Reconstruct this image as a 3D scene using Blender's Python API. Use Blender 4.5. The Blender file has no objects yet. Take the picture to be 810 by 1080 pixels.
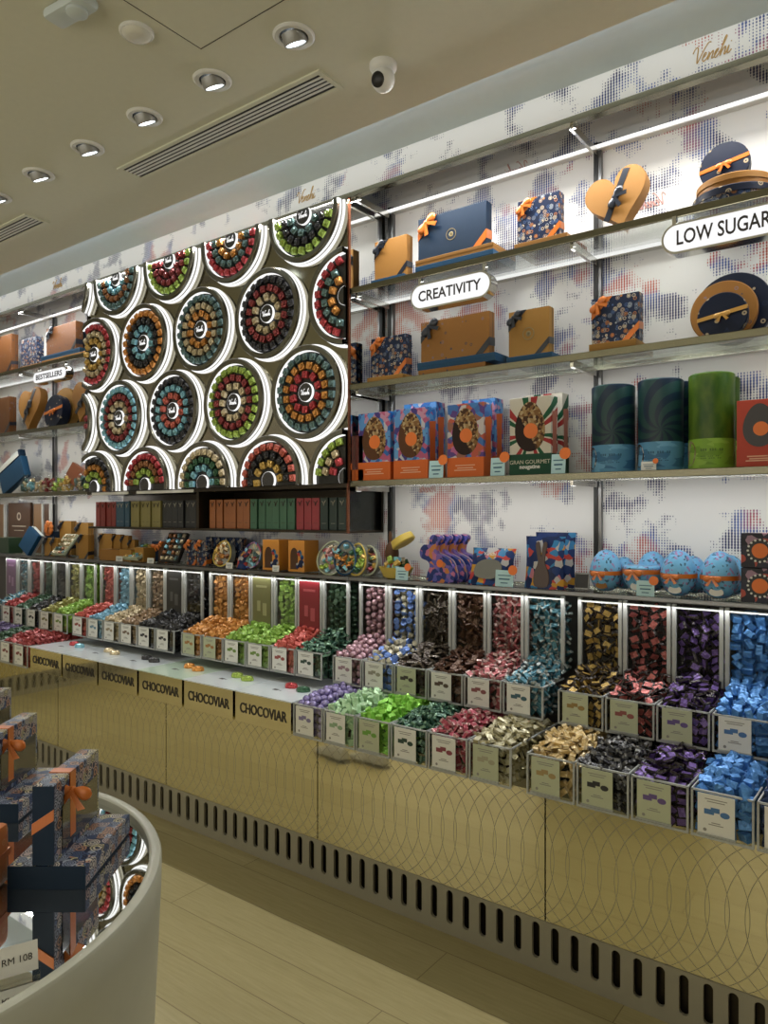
import bpy, bmesh, math, random
from mathutils import Matrix, Vector, Euler
random.seed(7)
C = bpy.context.scene.collection
PI = math.pi
# ------------------------------------------------------------------ measuring
F, PSI, HOR, EYE = 772.0, math.radians(36.96), 543.0, 1.5
def at(u, v, Y):
    p = math.atan((u-405)/F); n = p-PSI
    return Y*math.tan(n), EYE+(HOR-v)*Y*math.cos(p)/math.cos(n)/F
# ------------------------------------------------------------------ mesh builder
class MB:
    def __init__(s): s.bm = bmesh.new()
    def _fin(s, vs, M, mi):
        if M is not None: bmesh.ops.transform(s.bm, matrix=M, verts=vs)
        if mi:
            for f in {f for v in vs for f in v.link_faces}: f.material_index = mi
        return vs
    def box(s, x0, x1, y0, y1, z0, z1, M=None, mi=0, bev=0.0):
        r = bmesh.ops.create_cube(s.bm, size=1.0)['verts']
        bmesh.ops.transform(s.bm, matrix=Matrix.Translation(((x0+x1)/2, (y0+y1)/2, (z0+z1)/2)) @ Matrix.Diagonal((x1-x0, y1-y0, z1-z0, 1)), verts=r)
        if bev:
            es = list({e for v in r for e in v.link_edges})
            q = bmesh.ops.bevel(s.bm, geom=es, offset=bev, segments=2, affect='EDGES', profile=0.6)
            r = list({v for f in q['faces'] for v in f.verts} | {v for v in r if v.is_valid})
        return s._fin(r, M, mi)
    def prism(s, poly, y0, y1, M=None, mi=0):
        """poly of (x, z), extruded from y0 (front) to y1"""
        a = [s.bm.verts.new((x, y0, z)) for x, z in poly]; b = [s.bm.verts.new((x, y1, z)) for x, z in poly]
        n = len(poly)
        s.bm.faces.new(a); s.bm.faces.new(b[::-1])
        for i in range(n): s.bm.faces.new((a[i], b[i], b[(i+1) % n], a[(i+1) % n]))
        return s._fin(a+b, M, mi)
    def lathe(s, prof, n=32, M=None, mi=0, cap=True):
        """prof of (r, z) about z"""
        rings = []
        for r, z in prof:
            rings.append([s.bm.verts.new((r*math.cos(2*PI*i/n), r*math.sin(2*PI*i/n), z)) for i in range(n)])
        for a, b in zip(rings, rings[1:]):
            for i in range(n): s.bm.faces.new((a[i], a[(i+1) % n], b[(i+1) % n], b[i]))
        if cap:
            if prof[0][0] > 1e-5: s.bm.faces.new(rings[0][::-1])
            if prof[-1][0] > 1e-5: s.bm.faces.new(rings[-1])
        vs = [v for r in rings for v in r]
        return s._fin(vs, M, mi)
    def tube(s, pts, r, n=6, M=None, mi=0):
        pts = [Vector(p) for p in pts]; rings = []
        for i, p in enumerate(pts):
            d = (pts[min(i+1, len(pts)-1)]-pts[max(i-1, 0)]).normalized()
            a = d.cross(Vector((0.13, 0.97, 0.2))).normalized(); b = d.cross(a)
            rr = r[i] if isinstance(r, (list, tuple)) else r
            rings.append([s.bm.verts.new(p+rr*(a*math.cos(2*PI*k/n)+b*math.sin(2*PI*k/n))) for k in range(n)])
        for a, b in zip(rings, rings[1:]):
            for i in range(n): s.bm.faces.new((a[i], a[(i+1) % n], b[(i+1) % n], b[i]))
        s.bm.faces.new(rings[0][::-1]); s.bm.faces.new(rings[-1])
        return s._fin([v for q in rings for v in q], M, mi)
    def ball(s, r, M=None, mi=0, u=14, v=9):
        q = bmesh.ops.create_uvsphere(s.bm, u_segments=u, v_segments=v, radius=r)['verts']
        return s._fin(q, M, mi)
    def poly(s, pts, mi=0):
        f = s.bm.faces.new([s.bm.verts.new(p) for p in pts]); f.material_index = mi
    def clip(s, co, no):
        g = s.bm.verts[:]+s.bm.edges[:]+s.bm.faces[:]
        if g: bmesh.ops.bisect_plane(s.bm, geom=g, plane_co=co, plane_no=no, clear_outer=True)
    def mesh(s, name, mats, smooth=False):
        bmesh.ops.recalc_face_normals(s.bm, faces=s.bm.faces[:])
        me = bpy.data.meshes.new(name); s.bm.to_mesh(me); s.bm.free()
        for m in (mats if isinstance(mats, (list, tuple)) else [mats]): me.materials.append(m)
        if smooth:
            for p in me.polygons: p.use_smooth = True
            try: me.set_sharp_from_angle(angle=math.radians(40))
            except Exception: pass
        return me
    def build(s, name, mats, parent=None, smooth=False):
        return link(name, s.mesh(name, mats, smooth), parent)
def link(name, data, parent=None):
    o = bpy.data.objects.new(name, data); C.objects.link(o)
    if parent is not None: o.parent = parent
    return o
def T(x=0, y=0, z=0): return Matrix.Translation((x, y, z))
def R(a, ax): return Matrix.Rotation(a, 4, ax)
def S(x, y, z): return Matrix.Diagonal((x, y, z, 1))
def tag(o, label, cat, group=None, kind=None):
    o['label'] = label; o['category'] = cat
    if group: o['group'] = group
    if kind: o['kind'] = kind
    return o
def thing(name, label, cat, loc=(0, 0, 0), rot=(0, 0, 0), group=None):
    o = bpy.data.objects.new(name, None); C.objects.link(o); o.empty_display_size = 0.05
    o.location = loc; o.rotation_euler = rot
    return tag(o, label, cat, group)
def struct(o):
    o['kind'] = 'structure'; return o
def dup(root, loc, rot=None, label=None, group=None):
    r = root.copy(); C.objects.link(r); r.location = loc
    if rot is not None: r.rotation_euler = rot
    if label: r['label'] = label
    if group: r['group'] = group
    for ch in list(root.children):
        c = ch.copy(); C.objects.link(c); c.parent = r
        for g in ch.children:
            d = g.copy(); C.objects.link(d); d.parent = c
    return r
# ------------------------------------------------------------------ materials
class N:
    """small node-graph helper"""
    def __init__(s, name):
        s.m = bpy.data.materials.new(name); s.m.use_nodes = True
        s.nt = s.m.node_tree; s.nt.nodes.clear()
        s.out = s.nt.nodes.new('ShaderNodeOutputMaterial')
    def n(s, t, **k):
        x = s.nt.nodes.new(t)
        for a, b in k.items(): setattr(x, a, b)
        return x
    def put(s, sock, v):
        if hasattr(v, 'is_output') or isinstance(v, bpy.types.NodeSocket): s.nt.links.new(v, sock)
        elif isinstance(v, (tuple, list)) and len(v) == 3 and sock.type == 'RGBA': sock.default_value = (*v, 1)
        else: sock.default_value = v
    def math(s, op, a, b=0.0, c=0.0, clamp=False):
        x = s.n('ShaderNodeMath', operation=op, use_clamp=clamp)
        s.put(x.inputs[0], a); s.put(x.inputs[1], b); s.put(x.inputs[2], c)
        return x.outputs[0]
    def obj(s): return s.n('ShaderNodeTexCoord').outputs['Object']
    def world(s): return s.n('ShaderNodeNewGeometry').outputs['Position']
    def sep(s, v):
        x = s.n('ShaderNodeSeparateXYZ'); s.put(x.inputs[0], v); return x.outputs
    def comb(s, a, b, c):
        x = s.n('ShaderNodeCombineXYZ')
        for i, q in enumerate((a, b, c)): s.put(x.inputs[i], q)
        return x.outputs[0]
    def noise(s, vec, scale, detail=2.0, rough=0.5):
        x = s.n('ShaderNodeTexNoise'); s.put(x.inputs['Vector'], vec)
        x.inputs['Scale'].default_value = scale; x.inputs['Detail'].default_value = detail; x.inputs['Roughness'].default_value = rough
        return x.outputs
    def vor(s, vec, scale, rnd=1.0):
        x = s.n('ShaderNodeTexVoronoi'); s.put(x.inputs['Vector'], vec)
        x.inputs['Scale'].default_value = scale; x.inputs['Randomness'].default_value = rnd
        return x.outputs
    def mapping(s, vec, scale=(1, 1, 1), loc=(0, 0, 0)):
        x = s.n('ShaderNodeMapping'); s.put(x.inputs['Vector'], vec)
        x.inputs['Scale'].default_value = scale; x.inputs['Location'].default_value = loc
        return x.outputs[0]
    def ramp(s, fac, cols, const=False):
        x = s.n('ShaderNodeValToRGB'); s.put(x.inputs[0], fac); r = x.color_ramp
        r.interpolation = 'CONSTANT' if const else 'LINEAR'
        while len(r.elements) < len(cols): r.elements.new(0.5)
        for e, (p, c) in zip(r.elements, cols): e.position = p; e.color = (*c, 1)
        return x.outputs[0]
    def mix(s, f, a, b):
        x = s.n('ShaderNodeMix', data_type='RGBA'); s.put(x.inputs[0], f); s.put(x.inputs[6], a); s.put(x.inputs[7], b)
        return x.outputs[2]
    def bsdf(s, col, rough=0.5, metal=0.0, coat=0.0, bump=None, bumpd=0.02, spec=0.5):
        b = s.n('ShaderNodeBsdfPrincipled')
        s.put(b.inputs['Base Color'], col); s.put(b.inputs['Roughness'], rough); s.put(b.inputs['Metallic'], metal)
        b.inputs['Coat Weight'].default_value = coat; b.inputs['Coat Roughness'].default_value = 0.15
        b.inputs['Specular IOR Level'].default_value = spec
        if bump is not None:
            q = s.n('ShaderNodeBump'); q.inputs['Distance'].default_value = bumpd; q.inputs['Strength'].default_value = 0.6
            s.put(q.inputs['Height'], bump); s.nt.links.new(q.outputs[0], b.inputs['Normal'])
        s.nt.links.new(b.outputs[0], s.out.inputs[0]); return s.m
_M = {}
def plain(name, col, rough=0.5, metal=0.0, coat=0.0, spec=0.5):
    if name in _M: return _M[name]
    g = N(name)
    no = g.noise(g.obj(), 35, 3)[0]
    c = g.mix(g.math('MULTIPLY', no, 0.25), col, tuple(min(1, x*1.25+0.01) for x in col))
    _M[name] = g.bsdf(c, rough, metal, coat, spec=spec); return _M[name]
def glow(name, col, st):
    if name in _M: return _M[name]
    g = N(name); e = g.n('ShaderNodeEmission'); e.inputs[0].default_value = (*col, 1); e.inputs[1].default_value = st
    g.nt.links.new(e.outputs[0], g.out.inputs[0]); _M[name] = g.m; return g.m
def acrylic(name, tint, clear, rough=0.04, body=(0.8, 0.82, 0.82), cloudy=0.0):
    g = N(name)
    tr = g.n('ShaderNodeBsdfTransparent'); tr.inputs[0].default_value = (*tint, 1)
    gl = g.n('ShaderNodeBsdfGlossy'); gl.inputs['Roughness'].default_value = rough; gl.inputs[0].default_value = (.9, .9, .9, 1)
    fr = g.n('ShaderNodeFresnel'); fr.inputs[0].default_value = 1.45
    m = g.n('ShaderNodeMixShader'); g.put(m.inputs[0], g.math('MULTIPLY', fr.outputs[0], 1-clear, clamp=True))
    g.nt.links.new(tr.outputs[0], m.inputs[1]); g.nt.links.new(gl.outputs[0], m.inputs[2])
    last = m
    if cloudy:
        d = g.n('ShaderNodeBsdfDiffuse'); d.inputs[0].default_value = (*body, 1)
        m2 = g.n('ShaderNodeMixShader'); m2.inputs[0].default_value = cloudy
        g.nt.links.new(m.outputs[0], m2.inputs[1]); g.nt.links.new(d.outputs[0], m2.inputs[2]); last = m2
    g.nt.links.new(last.outputs[0], g.out.inputs[0]); return g.m
def foil(name, col, metal=0.55, rough=0.32):
    """crinkled wrapper"""
    if name in _M: return _M[name]
    g = N(name); o = g.obj()
    v = g.vor(o, 110)[0]; no = g.noise(o, 60, 3)[0]
    c = g.mix(g.math('MULTIPLY', no, 0.6), tuple(x*0.75 for x in col), tuple(min(1, x*1.25+0.02) for x in col))
    _M[name] = g.bsdf(c, rough, metal, 0.0, bump=v, bumpd=0.004); return _M[name]
def floral(name, base, cols, scale=34, r=0.42, rough=0.4):
    """paper printed with ringed blossoms"""
    if name in _M: return _M[name]
    g = N(name); v = g.vor(g.obj(), scale, 0.85)
    rnd = g.sep(v[1])[0]; k = len(cols)
    c = g.ramp(rnd, [(i/k, q) for i, q in enumerate(cols)], True)
    ring = g.math('GREATER_THAN', g.math('SINE', g.math('MULTIPLY', v[0], 30.0)), -0.2)
    inside = g.math('LESS_THAN', v[0], r)
    _M[name] = g.bsdf(g.mix(g.math('MULTIPLY', ring, inside), base, c), rough, 0, 0.0, spec=.22); return _M[name]
def mosaic(name, cols, scale=26, rough=0.4, stretch=(1, 1, 1), line=None):
    if name in _M: return _M[name]
    g = N(name); o = g.mapping(g.obj(), stretch); w = g.noise(o, 18, 2)[1]
    q = g.n('ShaderNodeVectorMath', operation='MULTIPLY_ADD'); g.put(q.inputs[0], w); q.inputs[1].default_value = (.03, .03, .03); g.put(q.inputs[2], o)
    v = g.vor(q.outputs[0], scale); k = len(cols)
    c = g.ramp(g.sep(v[1])[0], [(i/k, x) for i, x in enumerate(cols)], True)
    if line is not None:
        c = g.mix(g.math('GREATER_THAN', v[0], 0.5), c, line)
    _M[name] = g.bsdf(c, rough, 0, 0.0, spec=.25); return _M[name]

NAVY, GOLD, ORANGE = (.005, .018, .042), (.28, .132, .030), (.56, .15, .02)
M_ceil = plain('ceiling_paint', (.67, .665, .53), .55)
M_soff = plain('soffit_paint', (.54, .60, .60), .5)
M_white = plain('white_plastic', (.75, .75, .73), .4)
M_black = plain('black_metal', (.012, .012, .012), .4, .2)
M_dark = plain('dark_bronze', (.045, .036, .025), .3, .7)
M_chrome = plain('polished_steel', (.62, .61, .57), .14, 1.0)
M_gunm = plain('grey_metal', (.2, .2, .2), .3, .9)
M_trim = plain('brushed_champagne_trim', (.17, .16, .11), .24, 1.0)
M_mahog = plain('red_brown_edge', (.17, .06, .03), .25, .5)
M_cardw = plain('card_white', (.72, .72, .68), .55)
M_cards = plain('card_sage', (.46, .49, .34), .55)
M_cardb = plain('card_blue', (.45, .66, .70), .55)
M_ink = plain('dark_ink', (.03, .025, .022), .6)
M_greyink = plain('grey_ink', (.25, .24, .22), .6)
M_led = glow('led_white', (1, .98, .96), 1.1)
M_led2 = glow('led_soft', (1, .98, .96), .8)
M_ring = glow('led_ring', (1, .99, .97), .9)
M_lamp = glow('lamp_face', (.85, .95, 1), 4.0)
M_acr = acrylic('clear_acrylic', (.96, .965, .962), 0.87)
M_edge = acrylic('acrylic_edge', (.9, .92, .92), 0.3, .15, (.62, .64, .63), .62)
M_glass = acrylic('shelf_glass', (.93, .96, .945), 0.45)
M_navy = plain('navy_card', NAVY, .5, 0, 0, .22)
M_navyl = plain('blue_card', (.015, .065, .14), .5, 0, 0, .22)
M_gold = plain('ochre_card', GOLD, .5, 0, 0, .22)
M_goldl = plain('amber_card', (.33, .17, .038), .5, 0, 0, .22)
M_brown = plain('cocoa_card', (.08, .036, .016), .5, 0, 0, .25)
M_ribo = plain('orange_satin', ORANGE, .3, .15, .3)
M_ribn = plain('midnight_satin', (.008, .012, .022), .3, .1, .3)
M_flor = floral('blossom_paper', (.010, .018, .048), [(.50, .42, .30), (.30, .33, .36), (.42, .17, .05), (.05, .09, .2), (.35, .26, .2), (.16, .19, .25)], 62, .5)
M_florg = floral('ochre_blossom_paper', (.28, .125, .03), [(.28, .125, .03), (.31, .14, .036), (.10, .07, .07), (.29, .13, .032), (.22, .15, .16), (.30, .135, .032)], 42, .3)
M_russet = floral('russet_blossom_paper', (.13, .052, .018), [(.13, .052, .018), (.16, .07, .025), (.06, .04, .04), (.14, .055, .02), (.15, .1, .1)], 42, .3)
M_star = floral('night_paper', (.006, .010, .026), [(.006, .01, .026), (.35, .28, .18), (.01, .02, .05), (.008, .012, .03)], 36, .4)
M_east = mosaic('easter_print', [(.04, .20, .50), (.45, .10, .20), (.12, .32, .62), (.06, .04, .2), (.5, .5, .55), (.03, .13, .42), (.10, .28, .6), (.5, .25, .36)], 46)
M_bunny = mosaic('folk_print', [(.015, .03, .16), (.02, .04, .2), (.5, .16, .28), (.1, .1, .4), (.55, .2, .06), (.02, .035, .18), (.2, .12, .4)], 55)
M_bag = mosaic('bold_print', [(.008, .02, .07), (.42, .05, .04), (.03, .17, .35), (.008, .02, .08), (.48, .24, .03), (.01, .03, .12), (.42, .15, .18), (.006, .015, .06), (.4, .38, .36)], 40)
M_eggb = mosaic('egg_blue_print', [(.16, .42, .68), (.17, .44, .70), (.16, .42, .68), (.17, .43, .69), (.32, .2, .4), (.18, .45, .71), (.16, .42, .68), (.05, .12, .2), (.17, .43, .69)], 130)
M_orange = plain('orange_band', (.62, .13, .025), .5, 0, 0, .22)
M_redb = plain('brick_red_card', (.45, .06, .035), .5, 0, 0, .22)
M_green = plain('forest_band', (.008, .06, .03), .5, 0, 0, .22)
M_seal = plain('orange_seal', (.75, .17, .02), .5)
M_bowl = plain('yellow_wicker', (.60, .44, .08), .5)

def m_halftone(name, sx=0.0098):
    g = N(name); p = g.sep(g.world())
    w = g.math('ADD', p[0], p[1])
    i = g.math('FLOOR', g.math('DIVIDE', w, sx)); j = g.math('FLOOR', g.math('DIVIDE', p[2], sx*1.0))
    fx = g.math('SUBTRACT', g.math('FRACT', g.math('DIVIDE', w, sx)), .5); fz = g.math('SUBTRACT', g.math('FRACT', g.math('DIVIDE', p[2], sx*1.0)), .5)
    cell = g.comb(g.math('MULTIPLY', i, sx), 0.0, g.math('MULTIPLY', j, sx*1.0))
    d = g.noise(cell, 5.6, 3, .6)[0]
    dens = g.math('MULTIPLY', g.math('SUBTRACT', d, .505), 12.0, clamp=True)
    rr = g.math('ADD', g.math('MULTIPLY', g.math('MULTIPLY', fx, fx), 7.5), g.math('MULTIPLY', g.math('MULTIPLY', fz, fz), 2.9))
    dot = g.math('LESS_THAN', rr, g.math('MULTIPLY', dens, .80))
    h = g.noise(g.mapping(cell, (1, 1, 1), (5, 3, 1)), 3.4, 2)[0]
    col = g.ramp(h, [(0, (.010, .012, .05)), (.44, (.012, .02, .10)), (.52, (.05, .10, .32)), (.57, (.42, .07, .06)), (.7, (.6, .2, .12))])
    base = g.mix(g.math('MULTIPLY', g.math('MULTIPLY', dens, .08), 1.0), (.76, .75, .73), col)
    return g.bsdf(g.mix(dot, base, col), .5)
M_wall = m_halftone('halftone_wallpaper')
def m_floor():
    g = N('oak_planks'); p = g.world(); s = g.sep(p)
    v = g.comb(g.math('ADD', s[0], 2.36), g.math('SUBTRACT', s[1], .11), 0.0)
    b = g.n('ShaderNodeTexBrick'); g.put(b.inputs['Vector'], v)
    b.offset = .36; b.offset_frequency = 2; b.squash = 1
    for k, q in (('Scale', 1.0), ('Mortar Size', .0017), ('Mortar Smooth', .1), ('Bias', 0.0), ('Brick Width', 1.6), ('Row Height', .184)): b.inputs[k].default_value = q
    b.inputs['Color1'].default_value = (.46, .40, .205, 1); b.inputs['Color2'].default_value = (.55, .485, .265, 1); b.inputs['Mortar'].default_value = (.16, .115, .06, 1)
    gr = g.noise(g.mapping(p, (1.3, 20, 1)), 5, 6, .66)[0]
    c = g.mix(g.math('MULTIPLY_ADD', gr, 1.5, -.35, clamp=True), b.outputs[0], (.35, .29, .135))
    return g.bsdf(c, .38, 0, 0.0, bump=gr, bumpd=.001)
M_floor = m_floor()
def m_panel():
    """bronze mirror engraved with overlapping circles"""
    g = N('engraved_bronze_mirror'); s = g.sep(g.world())
    x = g.math('ADD', s[0], s[1])
    sp, RR, zc = .0526, .243, .375
    dz = g.math('SUBTRACT', s[2], zc)
    w = g.math('SQRT', g.math('MAXIMUM', g.math('SUBTRACT', RR*RR, g.math('MULTIPLY', dz, dz)), .0004))
    th = g.math('DIVIDE', .0011*RR, w); ln = None
    for op in ('ADD', 'SUBTRACT'):
        q = g.math('FRACT', g.math('DIVIDE', g.math(op, x, w), sp))
        q = g.math('MULTIPLY', g.math('MINIMUM', q, g.math('SUBTRACT', 1.0, q)), sp)
        k = g.math('LESS_THAN', q, th); ln = k if ln is None else g.math('MAXIMUM', ln, k)
    col = g.mix(ln, (.74, .69, .49), (.37, .335, .23)); ro = g.math('MULTIPLY_ADD', ln, .45, .05)
    return g.bsdf(col, ro, g.math('SUBTRACT', 1.0, g.math('MULTIPLY', ln, .5)))
M_panel = m_panel()
M_choc = plain('bronze_mirror', (.76, .71, .52), .06, 1.0)
M_discm = plain('smoked_bronze_mirror', (.33, .31, .235), .10, 1.0)
M_pit = plain('dark_disc_bed', (.03, .03, .028), .2, .4)
M_drum = plain('smoked_drum_metal', (.19, .185, .155), .25, 1.0)
M_kick = plain('taupe_painted_metal', (.36, .34, .27), .45, .3)
M_table = plain('sage_lacquer', (.46, .47, .40), .4, 0, .15)
M_tmir = plain('mirror_glass', (.82, .84, .82), .015, 1.0)
# ------------------------------------------------------------------ lettering
def text(name, s, size, mat, parent, loc, rot=(PI/2, 0, 0), ext=.0006, off=0.0, sx=1.0, width=None):
    cu = bpy.data.curves.new(name, 'FONT'); cu.body = s; cu.size = size; cu.extrude = ext; cu.offset = off
    cu.align_x = 'CENTER'; cu.align_y = 'CENTER'; cu.resolution_u = 3; cu.materials.append(mat)
    tmp = bpy.data.objects.new('tmp', cu); C.objects.link(tmp); dg = bpy.context.evaluated_depsgraph_get()
    me = bpy.data.meshes.new_from_object(tmp.evaluated_get(dg)); bpy.data.objects.remove(tmp)
    xs = [v.co.x for v in me.vertices]; ys = [v.co.y for v in me.vertices]; c, d = (min(xs)+max(xs))/2, (min(ys)+max(ys))/2
    k = width/(max(xs)-min(xs)) if width else sx
    for v in me.vertices: v.co.x = (v.co.x-c)*k; v.co.y -= d
    o = link(name, me, parent); o.location = loc; o.rotation_euler = rot; return o
SCRIPT = [[(-.06, .58), (0, .76), (.1, .82), (.17, .7), (.2, .35), (.25, .02), (.36, .3), (.5, .68), (.64, .9), (.76, .86)],
          [(.46, .2), (.58, .27), (.63, .38), (.57, .43), (.5, .3), (.5, .1), (.58, .02), (.72, .16), (.78, .38), (.76, .02), (.84, .26), (.94, .4), (.97, .3), (.95, .06), (1.03, .06), (1.16, .3), (1.2, .4), (1.12, .38), (1.06, .2), (1.1, .03), (1.2, .05), (1.36, .4), (1.5, .85), (1.45, .92), (1.38, .6), (1.34, .02), (1.42, .28), (1.52, .4), (1.55, .28), (1.53, .05), (1.6, .06), (1.7, .4), (1.68, .06), (1.76, .04), (1.86, .16)],
          [(1.76, .55), (1.775, .58)]]
def script_mesh(name, size, mat, flip=False):
    """the cursive shop mark, drawn with a thin round stroke; centred, in the xz plane"""
    m = MB()
    for st in SCRIPT:
        P = [Vector((x+.22*z, z)) for x, z in st]; pts = []
        for i in range(len(P)-1):
            a, b, c, d = P[max(i-1, 0)], P[i], P[i+1], P[min(i+2, len(P)-1)]
            for k in range(4):
                t = k/4; pts.append(.5*((2*b)+(c-a)*t+(2*a-5*b+4*c-d)*t*t+(3*b-a-3*c+d)*t**3))
        pts.append(P[-1])
        m.tube([((p.x-.95)*size*(-1 if flip else 1), 0, (p.y-.42)*size) for p in pts], .03*size, 5)
    return m.mesh(name, mat)
# ------------------------------------------------------------------ the room
DW, DS, DP = 2.74, 2.464, 2.23
XL, XR, YB = -6.62, 2.4, -3.1
m = MB(); m.box(XL-.1, XR+.1, YB-.1, DW+.2, -.08, 0); struct(m.build('floor', M_floor))
m = MB(); m.box(XL-.1, XR+.1, YB-.1, 2.217, 3.0, 3.1); struct(m.build('ceiling', M_ceil))
m = MB()   # shallow cove: the ceiling's edge, then a lighter sloping soffit down to the frieze
prof = [(2.217, 3.0), (2.225, 3.055), (2.27, 3.075), (2.36, 3.06), (2.44, 3.03), (2.47, 3.02), (2.47, 3.12), (2.217, 3.12)]
m.prism([(y, z) for y, z in prof], XL-.1, XR+.1, Matrix(((0, 1, 0, 0), (1, 0, 0, 0), (0, 0, 1, 0), (0, 0, 0, 1))))
struct(m.build('trim_soffit', M_soff, smooth=True))
m = MB(); m.box(XL-.1, XR+.1, DW, DW+.12, 0, 3.12); struct(m.build('wall_back', M_wall))
m = MB(); m.box(XL-.12, XL, YB, DW, 0, 3.1); struct(m.build('wall_left', M_wall))
M_pale = plain('warm_plaster', (.5, .45, .33), .6)
m = MB(); m.box(XR, XR+.12, YB, DW, 0, 3.1); struct(m.build('wall_right', M_pale))
m = MB(); m.box(XL, XR, YB-.12, YB, 0, 3.1); struct(m.build('wall_front', M_pale))
m = MB(); m.box(XL, XR, DS+.004, DS+.03, 2.905, 3.03); fri = struct(m.build('trim_frieze', M_wall))
m = MB(); m.box(XL, XR, DS-.004, DS+.03, 2.886, 2.906); struct(m.build('trim_1', M_trim))
M_gilt = plain('gilt_script', (.5, .32, .12), .4, .3); M_pinks = plain('faded_red_script', (.55, .27, .23), .5)
scr_g = script_mesh('script_mark', .062, M_gilt); scr_r = script_mesh('script_mark', .055, M_pinks, True)
for u, v in ((750, 53), (322, 206), (60, 287)):
    X, z = at(u, v, DS); o = link('script_mark', scr_g, fri); o.location = (X, DS+.003, 2.965)
wp = bpy.data.objects['wall_back']
for u, v in ((545, 178), (465, 398), (452, 514), (688, 212)):
    X, z = at(u, v, DW); o = link('script_mark', scr_r, wp); o.location = (X, DW-.002, z)

# ceiling fittings -------------------------------------------------
lights = []
def spot(name, loc, target, W, deg=70, blend=.8, col=(1, .9, .74), r=.04):
    l = bpy.data.lights.new(name, 'SPOT'); l.energy = W; l.color = col; l.spot_size = math.radians(deg); l.spot_blend = blend; l.shadow_soft_size = r
    o = bpy.data.objects.new(name, l); C.objects.link(o); o.location = loc
    o.rotation_euler = (Vector(target)-Vector(loc)).to_track_quat('-Z', 'Y').to_euler(); o['kind'] = 'helper'; return o
def area(name, loc, sx, sy, W, rot=(0, 0, 0), col=(1, .96, .9)):
    l = bpy.data.lights.new(name, 'AREA'); l.shape = 'RECTANGLE'; l.size = sx; l.size_y = sy; l.energy = W; l.color = col
    o = bpy.data.objects.new(name, l); C.objects.link(o); o.location = loc; o.rotation_euler = rot; o['kind'] = 'helper'; return o
def downlight(label, loc, group=None):
    t = thing('downlight', label, 'ceiling light', loc, (0, 0, 0), group)
    m = MB(); m.lathe([(.044, -.002), (.046, -.008), (.060, -.009), (.066, -.004), (.066, -.0005), (.044, -.0005)], 40, cap=False); m.build('trim_ring', M_white, t, True)
    m = MB(); m.lathe([(.045, -.0008), (0, -.0009)], 32, cap=False); m.build('recess', M_black, t)
    A = R(math.radians(26), 'X')
    m = MB(); m.lathe([(.038, .010), (.038, -.020), (.036, -.024), (.032, -.024), (.031, -.020)], 32, T(0, .0, -.002) @ A, cap=False); m.build('gimbal', plain('satin_grey', (.33, .33, .32), .4, .4), t, True)
    m = MB(); m.lathe([(.031, -.0215), (.012, -.020), (0, -.020)], 24, T(0, 0, -.002) @ A, cap=False); m.build('lamp_lens', M_lamp, t)
    return t
names = ['first of the row of downlights, nearest the camera dome', 'second downlight from the camera dome, above the wall vent', 'third downlight along the row, left of the long vent', 'fourth downlight along the row towards the far end', 'fifth downlight along the row, close to the left edge', 'last downlight of the row, cut by the left edge']
for k in range(6):
    X = -1.602-.387*k
    downlight('recessed tilting white '+names[k].replace('downlight', 'ceiling spot'), (X, 1.66, 3.0))
    spot('ceiling_and_fill_spot', (X, 1.68, 2.955), (X, 2.5, 1.35), 5, 52, .8, (1, .98, .93))
def vent(label, x0, x1, y0, y1):
    t = thing('air_vent', label, 'vent', ((x0+x1)/2, (y0+y1)/2, 3.0)); a, b = (x1-x0)/2, (y1-y0)/2
    m = MB(); m.box(-a+.01, a-.01, -b+.01, b-.01, -.0015, 0); m.build('backing', M_black, t)
    m = MB()
    for q in ((-a, a, -b, -b+.018), (-a, a, b-.018, b), (-a, -a+.018, -b+.018, b-.018), (a-.018, a, -b+.018, b-.018)): m.box(*q, -.006, 0)
    m.build('frame', M_ceil, t)
    for k in range(4):
        y = -b+.018+(2*b-.036)*(k+1)/5; m = MB(); m.box(-a+.018, a-.018, y-.0038, y+.0038, -.005, 0); m.build('slat', M_white, t)
vent('long slotted air vent in the ceiling above the chocolate discs', -2.83, -1.655, 1.835, 1.965)
vent('slotted air vent at the far left edge of the ceiling', -4.6, -3.62, 1.835, 1.965)
t = thing('security_camera', 'white dome security camera with black eye on the ceiling', 'camera', (-1.467, 1.945, 3.0))
m = MB(); m.lathe([(.046, 0), (.046, -.014), (.040, -.024), (.03, -.03)], 32); m.build('mount', M_white, t, True)
m = MB(); m.ball(.039, T(0, 0, -.052) @ S(1, 1, 1.05), u=28, v=18); m.build('dome', M_white, t, True)
m = MB(); m.lathe([(.0, .0415), (.016, .0405), (.024, .034), (.025, .02)], 24, T(0, 0, -.055) @ R(math.radians(108), 'X') @ R(0, 'Y')); m.build('lens', M_black, t, True)
t = thing('smoke_detector', 'round clear capped smoke detector beside the ceiling hatch', 'detector', (-1.979, 1.353, 3.0))
m = MB(); m.lathe([(.052, 0), (.052, -.006), (.048, -.010)], 36); m.build('base_ring', M_white, t, True)
m = MB(); m.lathe([(.045, -.010), (.04, -.017), (.025, -.022), (0, -.024)], 32, cap=False); m.build('cap', plain('pearl_plastic', (.7, .69, .62), .12, 0, .6), t, True)
t = thing('wireless_box', 'grey rounded box with round knob on the ceiling at top left', 'sensor', (-2.03, 1.165, 3.0), (0, 0, .1))
m = MB(); m.box(-.085, .085, -.035, .035, -.03, 0, bev=.012); m.build('housing', M_soff, t, True)
m = MB(); m.lathe([(.03, -.03), (.03, -.038), (.02, -.044), (0, -.045)], 24, T(.03, 0.0, 0)); m.build('knob', M_soff, t, True)
t = thing('ceiling_hatch', 'square access hatch outlined by a thin seam in the ceiling', 'hatch', (-1.639, 1.28, 3.0))
m = MB()
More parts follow.
